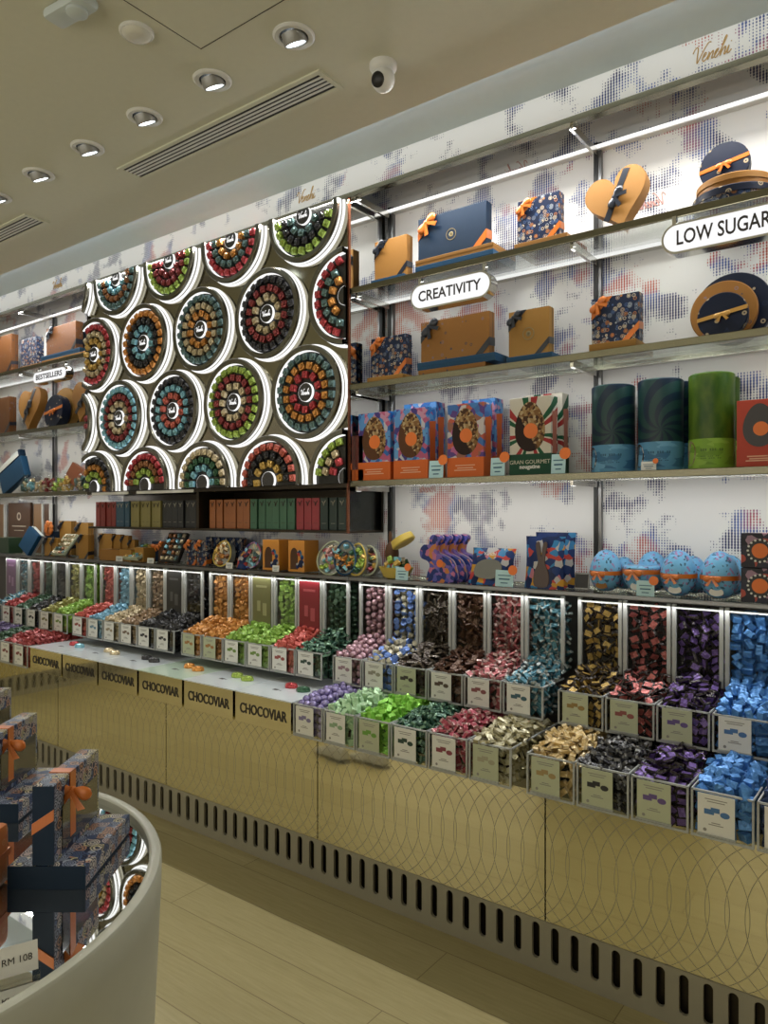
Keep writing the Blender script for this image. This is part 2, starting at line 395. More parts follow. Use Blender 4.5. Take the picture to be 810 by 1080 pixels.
for q in ((-.25, .25, .2465, .25), (-.25, .25, -.25, -.2465), (-.25, -.2465, -.2465, .2465), (.2465, .25, -.2465, .2465)): m.box(*q, -.0006, 0)
m.build('seam', M_dark, t)
m = MB(); m.box(-.2465, .2465, -.2465, .2465, -.0004, .001); m.build('panel', M_ceil, t)

# ------------------------------------------------------------------ base cabinets
SLOT = .0667
def cabinet(label, x0, x1, rot=0, loc=(0, 0, 0), slots=True):
    t = thing('base_cabinet', label, 'cabinet', (x0, DP, 0) if not rot else loc, (0, 0, rot), 'mirrored base cabinets')
    w = x1-x0
    m = MB(); m.box(.002, w-.002, .03, .505, .0, .60); m.build('carcass', M_dark, t)
    m = MB(); m.box(.0025, w-.0025, 0, .02, .172, .60); m.build('mirror_panel', M_panel, t)
    m = MB(); n = 15; p = w/n; r, za, zb, H = .0135, .040, .158, .17
    for k in range(n):
        c = (k+.5)*p; a, b = c-p/2, c+p/2
        for sg, e in ((-1, a), (1, b)):
            q = [(e, 0), (c, 0), (c, za)]
            q += [(c+sg*r*math.sin(i*PI/10), za+r-r*math.cos(i*PI/10)) for i in range(1, 6)]
            q += [(c+sg*r*math.cos(i*PI/10), zb-r+r*math.sin(i*PI/10)) for i in range(0, 5)]
            q += [(c, zb), (c, H), (e, H)]
            a_ = [m.bm.verts.new((x, 0, z)) for x, z in q]; b_ = [m.bm.verts.new((x, .012, z)) for x, z in q]
            m.bm.faces.new(a_); m.bm.faces.new(b_[::-1])
            for i in range(2, len(q)-3): m.bm.faces.new((a_[i], b_[i], b_[i+1], a_[i+1]))
    m.build('kick_grille', M_kick, t)
    return t
cl = ['under the blue and purple chocolates at the right edge', 'under the green, red and cream chocolate trays', 'under the three nearest tasting boxes', 'under the three farthest tasting boxes', 'at the left edge beyond the tasting boxes', 'in the far left corner']
for k in range(6): cabinet('mirrored base cabinet with slotted grille '+cl[k], -1.018-k, -.018-k if k else -.018)
for k in range(3): cabinet('mirrored base cabinet of the side run, '+['nearest the corner', 'second from the corner', 'third from the corner'][k], 0, 1, PI/2, (-6.07, 1.0-k*1.0, 0))
m = MB(); m.box(-6.05, .98, 2.20, DW, .602, .634); tag(m.build('worktop', M_trim), 'long metal-edged worktop under the chocolate trays', 'worktop')

# ------------------------------------------------------------------ shelves, posts and lights of the wall
ZS = [2.905, 2.485, 2.065, 1.645, 1.225]
def shelf(label, x0, x1, z, br, led, top=False, slim=False):
    t = thing('glass_shelf', label, 'shelf', (x0, 0, z)); w = x1-x0
    if not top:
        m = MB(); m.box(0, w, DS+.006, DW-.03, -.012, 0); m.build('glass_pane', M_glass, t)
        m = MB(); m.box(0, w, DS-.004, DS+.008, -.022 if not slim else -.011, .003, bev=.002); m.build('front_trim', M_trim if not slim else M_gunm, t)
    m = MB(); m.box(0, w, DW-.03, DW-.002, -.016, .002); m.build('rear_rail', M_chrome if led is not M_led else M_white, t)
    if led is not None:
        m = MB(); m.box(0, w, DW-.034, DW-.0305, -.012, .0); m.build('led_strip', led, t)
    for X in br:
        m = MB(); m.box(X-x0-.006, X-x0+.006, DS+.012, DW-.035, -.040, -.013); b = m.build('bracket', M_chrome, t)
        m = MB(); m.box(X-x0-.004, X-x0+.004, DS+.014, DS+.04, -.043, -.041); m.build('bracket_light', M_led, b)
pos = [-1.03, -2.012]
lab = ['top rail with light strip', 'uppermost glass shelf', 'middle glass shelf', 'glass shelf', 'lowest glass shelf']
ext = ['above the navy gift boxes', 'of navy and gold gift boxes beside the heart box', 'of gift boxes under the creativity sign', 'of egg cartons and tall tins', 'of blue eggs and rabbit boxes above the dispensers']
exl = ['above the far left display', 'at far left above the bestsellers sign', 'at far left under the bestsellers sign', 'at far left with the tilted navy box', 'along the far left over the dispensers']
for k in range(5):
    led = [M_led, M_led2, None, None, None][k]
    shelf('long '+lab[k]+' '+ext[k], -2.046, .9, ZS[k], pos if k < 4 else [], led, k == 0, k == 4)
    shelf('short '+lab[k]+' '+exl[k], -6.55, -4.098, ZS[k], [-4.96] if k < 4 else [], led, k == 0, k == 4)
shelf('lowest shelf under the dark rack of chocolate bars', -4.094, -2.05, ZS[4], [], None, False, True)
for X, q in ((-1.03, 'right of the nougat carton'), (-2.012, 'beside the disc panel'), (-4.96, 'behind the bestsellers sign'), (-.02, 'beyond the right edge')):
    t = thing('shelf_post', 'slim dark upright shelf post '+q, 'post', (X, DW-.015, 1.2))
    m = MB(); m.box(-.012, .004, -.008, .014, 0, 1.72); m.build('upright', M_black, t)
    m = MB(); m.box(.004, .016, -.004, .014, 0, 1.72); m.build('rail_cover', M_gunm, t)

# lamps: strips under the shelves and in the cove
for z, W in ((2.89, 2.1), (2.468, 1.5), (2.048, 1.4), (1.628, 2.1)):
    for x0, x1 in ((-2.04, .2), (-5.6, -4.1)):
        area('shelf_and_fill_strip', ((x0+x1)/2, DS+.03, z-.012), x1-x0, .02, W*(x1-x0)/2.2, (math.radians(18), 0, 0), (.96, .98, 1))
area('shelf_and_fill_strip', (-2.6, DS-.02, 2.882), 5.8, .02, 46, (math.radians(-16), 0, 0), (1, .98, .93))
area('shelf_and_fill_strip', (-2.6, DS+.02, 1.20), 5.2, .02, 3.0, (math.radians(-8), 0, 0), (1, .98, .95))
area('shelf_and_fill_strip', (-3.07, DS+.05, 1.42), 2.0, .02, 1.2, (math.radians(18), 0, 0), (.96, .98, 1))
area('cove_lamp', (-2.6, 2.27, 3.055), 6.5, .03, 2.8, (math.radians(60), 0, 0), (.92, .97, 1))
# unseen shelves added across the aisle, carrying fill strips that brighten ceiling and room
for k, z in enumerate((2.75, 2.1, 1.45, .8)):
    m = MB(); m.box(-6.0, 1.8, YB+.002, YB+.30, z, z+.02); struct(m.build('trim_%d' % (k+3), M_pale))
    area('shelf_and_fill_strip', (-2.1, YB+.33, z+.01), 7.4, .03, 17, (math.radians(122), 0, 0), (1, .95, .84))
for y, W in ((.2, 4), (-1.6, 30)):  # invented spot rows out of view, added to lighten floor and room
    for k in range(5):
        X = -4.6+1.4*k
        downlight('added unseen ceiling fill spot, row over the %s, %s from left wall' % ('round table' if y > 0 else 'rear aisle', ['first', 'second', 'third', 'fourth', 'fifth'][k]), (X, y, 3.0))
        spot('ceiling_and_fill_spot', (X, y+.01, 2.955), (X, y+.1, 0), W, 110, .8, (1, .94, .82))

# ------------------------------------------------------------------ disc panel
PX0, PX1, PZ0, PZ1 = -4.094, -2.048, 1.638, 2.886
t = thing('mirrored_display_case', 'large smoked mirror case behind the lit chocolate discs', 'display case', (PX0, DS+.006, PZ0))
w, h = PX1-PX0, PZ1-PZ0
m = MB(); m.box(0, w, 0, .26, 0, h); m.build('mirror_face', M_discm, t)
m = MB(); m.box(-.004, .0, -.012, .26, 0, h); m.build('side_edge', M_dark, t)
m = MB(); m.box(w, w+.008, -.012, .0, 0, h); m.build('front_edge', M_mahog, t)
m = MB(); m.box(w+.002, w+.008, 0, .26, 0, h); m.build('mirror_side', M_tmir, t)
FO = {'teal': (.10, .17, .17), 'amber': (.50, .22, .05), 'red': (.42, .05, .06), 'black': (.035, .035, .04), 'wine': (.26, .045, .05), 'cream': (.55, .46, .30), 'orange': (.62, .25, .06), 'blue': (.22, .47, .58), 'lime': (.30, .42, .08), 'gold': (.55, .36, .10), 'brown': (.28, .12, .05), 'forest': (.04, .11, .06), 'coral': (.5, .12, .09), 'pink': (.55, .3, .3)}
bon = {}
for k, c in FO.items():
    m = MB(); m.box(-.0165, .0165, -.02, 0, -.0165, .0165, bev=.006)
    m.lathe([(.012, 0), (.009, .006), (0, .007)], 8, T(0, -.02, 0) @ R(PI/2, 'X')); bon[k] = m.mesh('bonbon', foil('foil_'+k, tuple(min(.8, x*1.35) for x in c), .5, .22), True)
M_badge = plain('badge_grey', (.10, .10, .10), .25, .9)
scr_w = script_mesh('badge_script', .030, M_ring)
DISCS = [(-2.29, 2.86, 'lime', 'black', 'teal'), (-2.78, 2.86, 'red', 'teal', 'amber'), (-3.27, 2.86, 'lime', 'wine', 'wine'), (-3.76, 2.86, 'teal', 'brown', 'blue'), (-4.25, 2.86, 'teal', 'amber', 'red'),
         (-2.04, 2.452, 'red', 'teal', 'amber'), (-2.525, 2.452, 'black', 'wine', 'cream'), (-3.012, 2.452, 'teal', 'cream', 'amber'), (-3.50, 2.452, 'orange', 'black', 'blue'), (-3.985, 2.452, 'red', 'cream', 'gold'),
         (-2.275, 2.055, 'teal', 'amber', 'red'), (-2.76, 2.055, 'lime', 'wine', 'cream'), (-3.24, 2.055, 'black', 'blue', 'coral'), (-3.73, 2.055, 'blue', 'wine', 'cream'), (-4.22, 2.055, 'wine', 'black', 'lime'),
         (-2.036, 1.662, 'lime', 'cream', 'red'), (-2.515, 1.662, 'coral', 'black', 'gold'), (-2.995, 1.662, 'cream', 'forest', 'blue'), (-3.485, 1.662, 'red', 'brown', 'lime'), (-3.985, 1.662, 'black', 'amber', 'lime')]
rowname = {2.86: 'top row', 2.452: 'second row', 2.055: 'third row', 1.662: 'bottom row'}
DY = DS+.006
for X, z, co, cm, ci in DISCS:
    cut = '' if abs(X+3.07) < .95 else ', cut at the panel edge'
    t = thing('chocolate_disc', 'round lit disc of %s, %s and %s chocolates, %s%s' % (co, cm, ci, rowname[z], cut), 'display', (X, DY, z), (0, 0, 0), 'lit chocolate discs on the mirror panel')
    def fin(m, name, mat, par=None, sm=False):
        m.clip((PX0-X, 0, 0), (-1, 0, 0)); m.clip((PX1-X, 0, 0), (1, 0, 0)); m.clip((0, 0, PZ0-z), (0, 0, -1)); m.clip((0, 0, PZ1-z), (0, 0, 1))
        if len(m.bm.verts): return m.build(name, mat, par or t, sm)
        m.bm.free(); return None
    Q = R(PI/2, 'X')     # lathe z becomes -y (towards the viewer)
    m = MB(); m.lathe([(.187, .030), (.187, .046), (.191, .050), (.209, .050), (.2125, .046), (.2125, .034), (.2095, .034), (.2095, .0)], 72, Q, cap=False); fin(m, 'rim', M_drum, sm=True)
    m = MB(); m.lathe([(.1865, .026), (.1865, .044)], 72, Q, cap=False); m.lathe([(.1865, .0262), (.1835, .0262)], 72, Q, cap=False); fin(m, 'inner_light', M_ring)
    m = MB(); m.lathe([(.2115, .018), (.213, .018), (.213, .030), (.2115, .030)], 72, Q, cap=False); fin(m, 'outer_light', M_ring)
    m = MB(); m.lathe([(.2115, .000), (.2205, .0005), (.2205, .008), (.2115, .010)], 72, Q, cap=False); fin(m, 'outer_light', M_ring)
    m = MB(); m.lathe([(.187, .026), (0, .0261)], 72, Q, cap=False); fin(m, 'back_plate', M_pit)
    m = MB(); m.lathe([(.042, .026), (.042, .038), (.040, .040), (0, .040)], 36, Q, cap=False); b = fin(m, 'badge', M_badge, sm=True)
    m = MB(); m.lathe([(.0425, .0262), (.0425, .0385), (.0412, .0395)], 36, Q, cap=False); fin(m, 'badge_light', M_ring)
    if PX0+.05 < X < PX1-.05 and PZ0+.03 < z < PZ1-.02 and b:
        o = link('badge_script', scr_w, b); o.location = (0, -.0412, 0)
    k0 = random.random()
    for rr, n, c in ((.160, 22, co), (.1195, 16, cm), (.079, 10, ci)):
        for i in range(n):
            a = 2*PI*(i+k0)/n; x, q = rr*math.cos(a), rr*math.sin(a)
            if not (PX0 < X+x-.02 and X+x+.02 < PX1 and PZ0 < z+q-.012 and z+q+.012 < PZ1): continue
            o = link('bonbon', bon[c], t); o.location = (x, -.0265, q); o.rotation_euler = (random.uniform(-.1, .1), -a+random.uniform(-.25, .25), random.uniform(-.1, .1))

# ------------------------------------------------------------------ rack of bars under the panel
t = thing('bar_rack', 'dark two-bay rack of upright chocolate bars under the disc panel', 'shelf rack', (-4.094, DS, 1.43))
m = MB(); m.box(0, 2.044, .0, .255, -.012, .0); m.build('rack_floor', M_dark, t)
m = MB(); m.box(0, 2.044, -.004, .255, .190, .208); m.build('rack_top', M_dark, t)
m = MB(); m.box(0, 2.044, .24, .255, 0, .190); m.build('rack_back', M_dark, t)
m = MB(); m.box(1.014, 1.034, .0, .24, 0, .19); m.build('rack_divider', M_dark, t)
m = MB(); m.box(2.0445, 2.053, -.012, .0, -.012, .207); m.build('front_edge', M_mahog, t)
m = MB(); m.box(2.036, 2.044, .0, .24, 0, .19); m.build('smoked_side', acrylic('smoked_glass', (.35, .37, .36), .5), t)
for a, b in ((.05, .42), (.5, 1.0)):
    m = MB(); m.box(a, b, -.008, -.004, .188, .203); q = m.build('label_strip', M_cardw, t)
BARC = {'red': (.22, .025, .02), 'blue': (.02, .07, .12), 'olive': (.22, .19, .06), 'black': (.012, .014, .016), 'orange': (.30, .10, .03), 'green': (.045, .13, .075), 'crimson': (.30, .03, .04), 'dark green': (.012, .03, .025)}
M_mono = plain('bar_emblem', (.03, .02, .015), .5); M_monol = plain('bar_emblem_pale', (.35, .33, .28), .5)
def bar_row(x0, pitch, seq):
    k = 0
    for c, n, where in seq:
        m = MB(); m.box(-.0225, .0225, -.012, .012, 0, .148, bev=.0015); pa = m.mesh('bar', plain('bar_'+c, BARC[c], .4, 0, .2))
        m = MB(); m.tube([(-.012, 0, .132), (-.004, 0, .128), (.0, 0, .112), (.004, 0, .126), (.012, 0, .136)], .0022, 5, T(0, -.0125, 0)); m.box(-.012, .012, -.0128, -.012, .03, .0315)
        em = m.mesh('emblem', M_monol if c in ('black', 'dark green', 'blue') else M_mono)
        for i in range(n):
            o = link(c.replace(' ', '_')+'_chocolate_bar', pa); o.location = (x0+pitch*k, DS+.055+random.uniform(-.006, .006), 1.4302)
            tag(o, '%s boxed chocolate bar upright in the dark rack, %s' % (c, where), 'chocolate bar', c+' bars in the rack')
            e = link('emblem', em, o); k += 1
bar_row(-4.055, .0497, [('red', 4, 'at its left end'), ('blue', 3, 'left bay'), ('olive', 6, 'left bay'), ('black', 6, 'right part of the left bay')])
bar_row(-3.0, .0515, [('orange', 6, 'left end of the right bay'), ('green', 6, 'middle of the right bay'), ('crimson', 3, 'right bay'), ('dark green', 3, 'at its right end')])

# ------------------------------------------------------------------ hanging signs
def sign(label, s, u0, u1, vt, vb, Y, size, full=None, tw=.3):
    X0, z1 = at(u0, vt, Y); X1 = at(u1, vt, Y)[0]; z0 = at(u0, vb, Y)[1]
    if full: X1 = X0+full
    w, h = X1-X0, z1-z0; r = h/2
    t = thing('pill_sign', label, 'sign', ((X0+X1)/2, Y, (z0+z1)/2))
    def pill(e):
        R_ = r+e; c = w/2-r
        return [(c+R_*math.sin(a), R_*math.cos(a)) for a in [i*PI/16 for i in range(17)]]+[(-c-R_*math.sin(a), -R_*math.cos(a)) for a in [i*PI/16 for i in range(17)]]
    m = MB(); m.prism(pill(0), .0, .05); m.build('housing', M_chrome, t, True)
    m = MB(); m.prism(pill(-.0075), -.003, .001); m.build('lit_face', glow('sign_face', (1, 1, 1), .78), t)
    text('lettering', s, size, M_ink, t, (0, -.0042, 0), off=.0009, width=tw)
    for q in (-.4, .4):
        m = MB(); m.box(q*w-.006, q*w+.006, .01, .03, r, r+.028); m.build('hanger', M_chrome, t)
sign('white lit pill sign reading CREATIVITY', 'CREATIVITY', 433, 518, 302, 329, 2.44, .058, None, at(510, 300, 2.44)[0]-at(444, 300, 2.44)[0])
sign('white lit pill sign reading LOW SUGAR', 'LOW SUGAR', 697.5, 840, 239, 271, 2.44, .066, .37, .272)
sign('small white lit pill sign reading BESTSELLERS', 'BESTSELLERS', 35, 68, 393, 406, 2.44, .046, .40, .315)

# ------------------------------------------------------------------ gift boxes
def bow(parent, loc, s, mat, ang=0.0, name='bow'):
    m = MB(); A = T(*loc) @ R(ang, 'Y')
    for sg in (-1, 1):
        m.lathe([(.10*s, .05*s), (.30*s, .35*s), (.36*s, .65*s), (.30*s, .85*s), (.12*s, .98*s)], 12, A @ R(sg*PI/2+.25*sg, 'Y') @ S(1, .55, 1))
        m.prism([(sg*.06*s, 0), (sg*.75*s, -.85*s), (sg*.50*s, -.95*s), (sg*.42*s, -1.0*s), (-sg*.06*s, -.15*s)], -.006, -.004, A)
    m.ball(.17*s, A @ S(1, .8, 1), u=10, v=7)
    return m.build(name, mat, parent, True)
def band(parent, pts, y, mat, name='ribbon', th=.0015):
    m = MB(); m.prism(pts, y-th, y); return m.build(name, mat, parent)
def gift(name, label, X0, X1, z0, h, Y, t_, mat, rib=None, bw=.02, corner=True, bowpos=(.13, .88), lean=0.0, crest=False, cat='gift box', group=None, rz=0.0):
    w = X1-X0; t = thing(name, label, cat, ((X0+X1)/2, Y, z0), (lean, 0, rz), group)
    m = MB(); m.box(-w/2, w/2, 0, t_, 0, h, bev=.0025); m.build('carton', mat, t)
    m = MB(); m.box(-w/2-.0006, w/2+.0006, t_*.62, t_*.66, .002, h+.0006); m.build('lid_seam', M_ink, t)
    if rib is not None:
        if corner:
            c = min(w, h)*.42; rw = bw*.9
            band(t, [(w/2-c, 0), (w/2-c+rw*1.4, 0), (w/2, c-rw*1.4), (w/2, c)], -.0004, rib)
            band(t, [(-w/2, h-c*.75), (-w/2, h-c*.75-rw*1.3), (-w/2+c*.75+rw*1.3, h), (-w/2+c*.75, h)], -.0004, rib)
            m = MB(); m.prism([(0, c-rw*1.4), (0, c), (t_, c+.004), (t_, c-rw*1.4+.004)], 0, .0012, T(w/2, 0, 0) @ R(PI/2, 'Z') @ S(1, -1, 1)); m.build('ribbon', rib, t)
        bow(t, (-w/2+bowpos[0]*w, -.008, bowpos[1]*h), bw*1.9, rib, -.7 if corner else 0)
    if crest:
        m = MB(); m.lathe([(.021, 0), (.024, 0), (.024, .0008), (.021, .0008)], 32, T(0, -.0006, h*.5) @ R(PI/2, 'X'), cap=False); m.lathe([(.004, 0), (.009, .0006), (.011, 0)], 8, T(0, -.0006, h*.5) @ R(PI/2, 'X')); m.build('crest', plain('crest_gilt', (.25, .2, .1), .4, .5), t)
    return t
def flat(label, X0, X1, Y0, Y1, z0, z1, mat, name='flat_box', cat='box', group=None, rz=0):
    t = thing(name, label, cat, ((X0+X1)/2, (Y0+Y1)/2, z0), (0, 0, rz), group); a, b = (X1-X0)/2, (Y1-Y0)/2; h = z1-z0
    m = MB(); m.box(-a+.0008, a-.0008, -b+.0008, b-.0008, 0, h*.45); m.build('tray_half', mat, t)
    m = MB(); m.box(-a, a, -b, b, h*.42, h, bev=min(.002, h*.2)); m.build('lid', mat, t)
    return t
def XX(u0, u1, Y): return at(u0, 500, Y)[0], at(u1, 500, Y)[0]
def ZZ(u, v, Y): return at(u, v, Y)[1]
ZA, ZB, ZC_, ZD = 2.4885, 2.0685, 1.6485, 1.2285
YF = 2.56
def std(lab, u0, u1, vt, zs, base, mat, rib, **k):
    """a gift box standing on the shelf or on the low box 'base' high"""
    X0, X1 = XX(u0, u1, YF); z0 = zs+base; h = ZZ(u0, vt, YF)-z0
    return gift('gift_box', lab, X0, X1, z0+.0003, h, YF, k.pop('t_', .045), mat, rib, **k)
def low(lab, u0, u1, z0, z1, mat, Y0=2.50, Y1=2.69):
    X0, X1 = XX(u0, u1, Y0); return flat(lab, X0, X1, Y0, Y1, z0, z1, mat)
# upper shelf, right bay
low('navy low box under the small ochre gift box, top shelf', 391, 426, ZA, ZA+.025, M_navyl)
std('small ochre gift box with dark bow on top shelf at the left end', 395, 429, 256, ZA, .026, M_gold, M_ribn)
low('navy low box at the bottom under the large navy gift box', 438, 520, ZA, ZA+.036, M_navyl)
low('ochre low box between the navy low box and the large navy gift box', 438, 520, ZA+.0365, ZA+.062, M_gold)
std('large navy gift box with orange bow and round crest', 441, 513, 232, ZA, .063, M_navy, M_ribo, bw=.028, crest=True)
low('ochre low box under the blossom gift box, top shelf', 542, 598, ZA, ZA+.030, M_gold)
std('square blossom gift box with orange bow on the top shelf', 546, 590, 213, ZA, .031, M_flor, M_ribo)
# heart box
def heart(lab, u0, u1, vt, zs, mat, rib, Y=2.54, ang=-.22):
    X0, X1 = XX(u0, u1, Y); w = X1-X0; h = w*1.02
    t = thing('heart_box', lab, 'gift box', ((X0+X1)/2, Y, zs), (-.10, ang, 0))
    P = []
    for i in range(48):
        a = 2*PI*i/48; x = 16*math.sin(a)**3; z = 13*math.cos(a)-5*math.cos(2*a)-2*math.cos(3*a)-math.cos(4*a)
        P.append((x/32*w, (z+17)/29.5*h))
    t.location.z = zs+.012
    m = MB(); m.prism(P, .018, .055); m.build('tray_half', mat, t, True)
    m = MB(); m.prism([(x*1.02, (z-h/2)*1.02+h/2) for x, z in P], 0, .03); m.build('lid', mat, t, True)
    band(t, [(-.50*w, h*.30), (-.38*w, h*.22), (.24*w, h*.98), (.12*w, h*1.0)] if False else [(-.27*w, h*.26), (-.19*w, h*.2), (.30*w, h*.93), (.2*w, h*.97)], -.0004, rib)
    bow(t, (-.03*w, -.008, h*.56), w*.2, rib, -.9); return t
heart('gold heart-shaped gift box with midnight bow on the top shelf', 625, 690, 177, ZA, M_gold, M_ribn)
def round_flat(lab, X, Y, r, z0, z1, mat, mat2=None):
    t = thing('round_box', lab, 'gift box', (X, Y, z0)); h = z1-z0
    m = MB(); m.lathe([(r-.003, 0), (r-.003, h*.5)], 56); m.build('tray_half', mat2 or mat, t, True)
    m = MB(); m.lathe([(r, h*.48), (r, h-.003), (r-.003, h)], 56); m.build('lid', mat, t, True)
def round_up(lab, u0, u1, Y, z0, mat, rib=None, dep=.05, lean=-.08, r=None, rim=None):
    X0, X1 = XX(u0, u1, Y); r = r or (X1-X0)/2; t = thing('round_box', lab, 'gift box', ((X0+X1)/2, Y, z0), (lean, 0, 0))
    Q = T(0, 0, r) @ R(PI/2, 'X')
    m = MB(); m.lathe([(r-.003, -dep), (r-.003, -dep*.4)], 56, Q); m.build('tray_half', rim or mat, t, True)
    m = MB(); m.lathe([(r, -dep*.45), (r, -.003), (r-.003, 0)], 56, Q); m.build('lid', mat, t, True)
    if rib:
        m = MB(); m.prism([(-r*.99, r*.82), (-r*.99, r*.98), (r*.97, r*1.32), (r*.97, r*1.15)], -.0022, -.0004); m.build('ribbon', rib, t)
        bow(t, (.0, -.009, r*1.05), r*.34, rib, -.15)
    return t
Xc = at(775, 500, 2.6)[0]
round_flat('large night-blue round box at the bottom of the stack, top shelf', Xc, 2.60, .128, ZA, ZA+.045, M_star, M_flor)
round_flat('ochre round box in the middle of the stack, top shelf', Xc, 2.60, .116, ZA+.0455, ZA+.086, M_gold, M_florg)
round_up('night-blue round box with orange bow standing atop the round stack', 737, 791, 2.60, ZA+.0865, M_star, M_ribo, .04, -.05)
# second shelf
low('ochre low box under the small blossom gift box', 387, 425, ZB, ZB+.026, M_goldl)
std('small blossom gift box left of the creativity boxes, second shelf', 391.5, 428, 358, ZB, .027, M_flor, M_ribo)
low('ochre patterned low box at the bottom under the blue low box', 441, 512, ZB, ZB+.026, M_florg)
low('blue low box with wide lid under the ochre blossom gift box', 440, 522, ZB+.0265, ZB+.058, M_navyl)
std('large ochre gift box with scattered blossoms and midnight bow', 444, 516, 341, ZB, .059, M_florg, M_ribn, bw=.026)
low('blue low box under the plain ochre gift box, second shelf', 534, 582, ZB, ZB+.028, M_navyl)
std('plain ochre gift box with midnight bow, second shelf', 536.5, 579, 330, ZB, .029, M_goldl, M_ribn, crest=True)
low('ochre low box under the blossom gift box, second shelf right', 621, 671, ZB, ZB+.032, M_goldl)
std('square blossom gift box with orange bow, second shelf right of post', 624, 674, 316, ZB, .033, M_flor, M_ribo)
round_up('large night-blue round box leaning at the back, second shelf', 731, 815, 2.655, ZB, M_star, None, .03, -.06)
round_up('ochre round box with blossoms leaning in the middle, second shelf', 727, 799, 2.60, ZB, M_florg, None, .03, -.08)
round_up('small night-blue round box with gold bow leaning in front, second shelf', 734.5, 789, 2.545, ZB, M_star, plain('gold_satin', (.5, .27, .06), .3, .2, .3), .03, -.08)

# egg cartons on the third shelf --------------------------------------
M_eggdk = None
def m_egg(name, shell, left):
    g = N(name); o = g.sep(g.obj()); v = g.vor(g.obj(), 95)
    nut = g.ramp(g.sep(v[1])[0], [(0, (.22, .11, .04)), (.3, (.36, .23, .10)), (.55, (.07, .03, .014)), (.82, (.48, .36, .2))], True)
    edge = g.math('GREATER_THAN', g.math('ADD', g.math('ADD', o[0], g.math('MULTIPLY', g.math('SUBTRACT', o[2], .14), .55)), g.math('MULTIPLY', g.noise(g.obj(), 60)[0], .02)), .012+left)
    return g.bsdf(g.mix(edge, shell, nut), .5, spec=.2)
M_eggm = m_egg('milk_egg_print', (.10, .04, .016), 0); M_eggd = m_egg('dark_egg_print', (.022, .010, .007), 0)
def m_rays():
    g = N('sunburst_print'); o = g.sep(g.obj())
    w = g.math('ADD', o[0], g.math('MULTIPLY', o[1], .9))
    a = g.math('DIVIDE', g.math('ARCTAN2', g.math('SUBTRACT', o[2], .15), w), 2*PI)
    f = g.math('FRACT', g.math('MULTIPLY', g.math('ADD', a, 1.0), 7.0))
    return g.bsdf(g.ramp(f, [(0, (.62, .58, .5)), (.5, (.35, .03, .03)), (.72, (.62, .58, .5)), (.80, (.01, .09, .04))], True), .5, spec=.22)
M_rays = m_rays()
def egg_poly(w, h, zc, n=40):
    P = []
    for i in range(n):
        a = 2*PI*i/n; z = math.sin(a)
        P.append((w*math.cos(a)*(1-.16*z), zc+h*z))
    return P
def egg_carton(lab, u0, u1, vt, Y, skin, bandm, eggm, dep=.12, words=None, flap=True, group=None):
    X0, X1 = XX(u0, u1, Y); w = X1-X0; h = ZZ(u0, vt, Y)-ZC_
    t = thing('egg_carton', lab, 'chocolate box', ((X0+X1)/2, Y, ZC_), (0, 0, 0), group)
    m = MB(); m.box(-w/2, w/2, 0, dep, 0, h, bev=.0015); m.build('carton', skin, t)
    hb = h*.27
    m = MB(); m.box(-w/2-.0008, w/2+.0008, -.0008, dep+.0008, .0, hb); q = m.build('bottom_band', bandm, t)
    m = MB(); m.prism(egg_poly(w*.36, h*.32, h*.62), -.0012, 0); e = m.build('egg_picture', eggm, t)
    m = MB(); m.lathe([(w*.17, 0), (w*.17, .0012)], 28, T(.004, -.0012, h*.565) @ R(PI/2, 'X')); m.build('round_seal', M_seal, t)
    if flap:
        m = MB(); m.prism([(dep*.22, hb), (dep*.82, hb), (dep*.80, h*.55), (dep*.86, h*.82), (dep*.18, h*.80), (dep*.26, h*.5)], 0, .001, T(w/2+.0012, 0, 0) @ R(PI/2, 'Z')); m.build('side_print', M_orange if bandm is not M_green else plain('dusty_rose', (.4, .13, .08), .5), t)
    if words:
        text('lettering', words[0], .021, plain('pale_print', (.55, .53, .42), .5), q, (0, -.0018, hb*.62), ext=.0003)
        text('lettering', words[1], .021, M_cardw, q, (0, -.0018, hb*.36), ext=.0003, off=.0006)
    else:
        m = MB()
        for zz, ww in ((.6, .27), (.47, .22), (.36, .30)): m.box(-ww*w, ww*w, -.0016, -.0008, hb*zz-.002, hb*zz+.002)
        m.build('print_lines', plain('salmon_print', (.7, .38, .24), .5), q)
    return t
egg_carton('orange-banded egg carton with milk egg, first of the row', 378, 411.5, 437, 2.50, M_east, M_orange, M_eggm)
egg_carton('orange-banded egg carton with milk egg, second of the row', 415.5, 451, 432.5, 2.50, M_east, M_orange, M_eggm, .07)
egg_carton('egg carton mostly hidden behind the second carton of the row', 426, 460, 427, 2.60, M_east, M_orange, M_eggm, .07)
egg_carton('larger orange-banded egg carton with dark egg, third of the row', 472, 510, 427.5, 2.50, mosaic('easter_print_warm', [(.06, .2, .5), (.5, .1, .06), (.55, .5, .5), (.10, .05, .22), (.45, .12, .28), (.05, .15, .42), (.3, .12, .08)], 40), M_orange, M_eggd, .07)
egg_carton('egg carton mostly hidden behind the dark egg carton', 487, 522, 423, 2.60, M_east, M_orange, M_eggd, .07)
egg_carton('green-banded sunburst egg carton lettered gran gourmet', 537.5, 581, 421, 2.50, M_rays, M_green, M_eggd, .06, ('GRAN GOURMET', 'nougatine'))
egg_carton('sunburst carton hidden behind the gran gourmet carton', 552, 593, 418, 2.60, M_rays, M_green, M_eggd, .06)
egg_carton('brick-red egg carton with dark egg at the right edge of the third shelf', 777, 826, 423, 2.52, M_redb, M_redb, plain('dark_shell', (.02, .014, .014), .4), .10, None, False)
X0, X1 = XX(369, 376, 2.5)
t = thing('egg_carton', 'dark red carton squeezed against the mirror panel, third shelf', 'chocolate box', (-2.016, 2.50, ZC_))
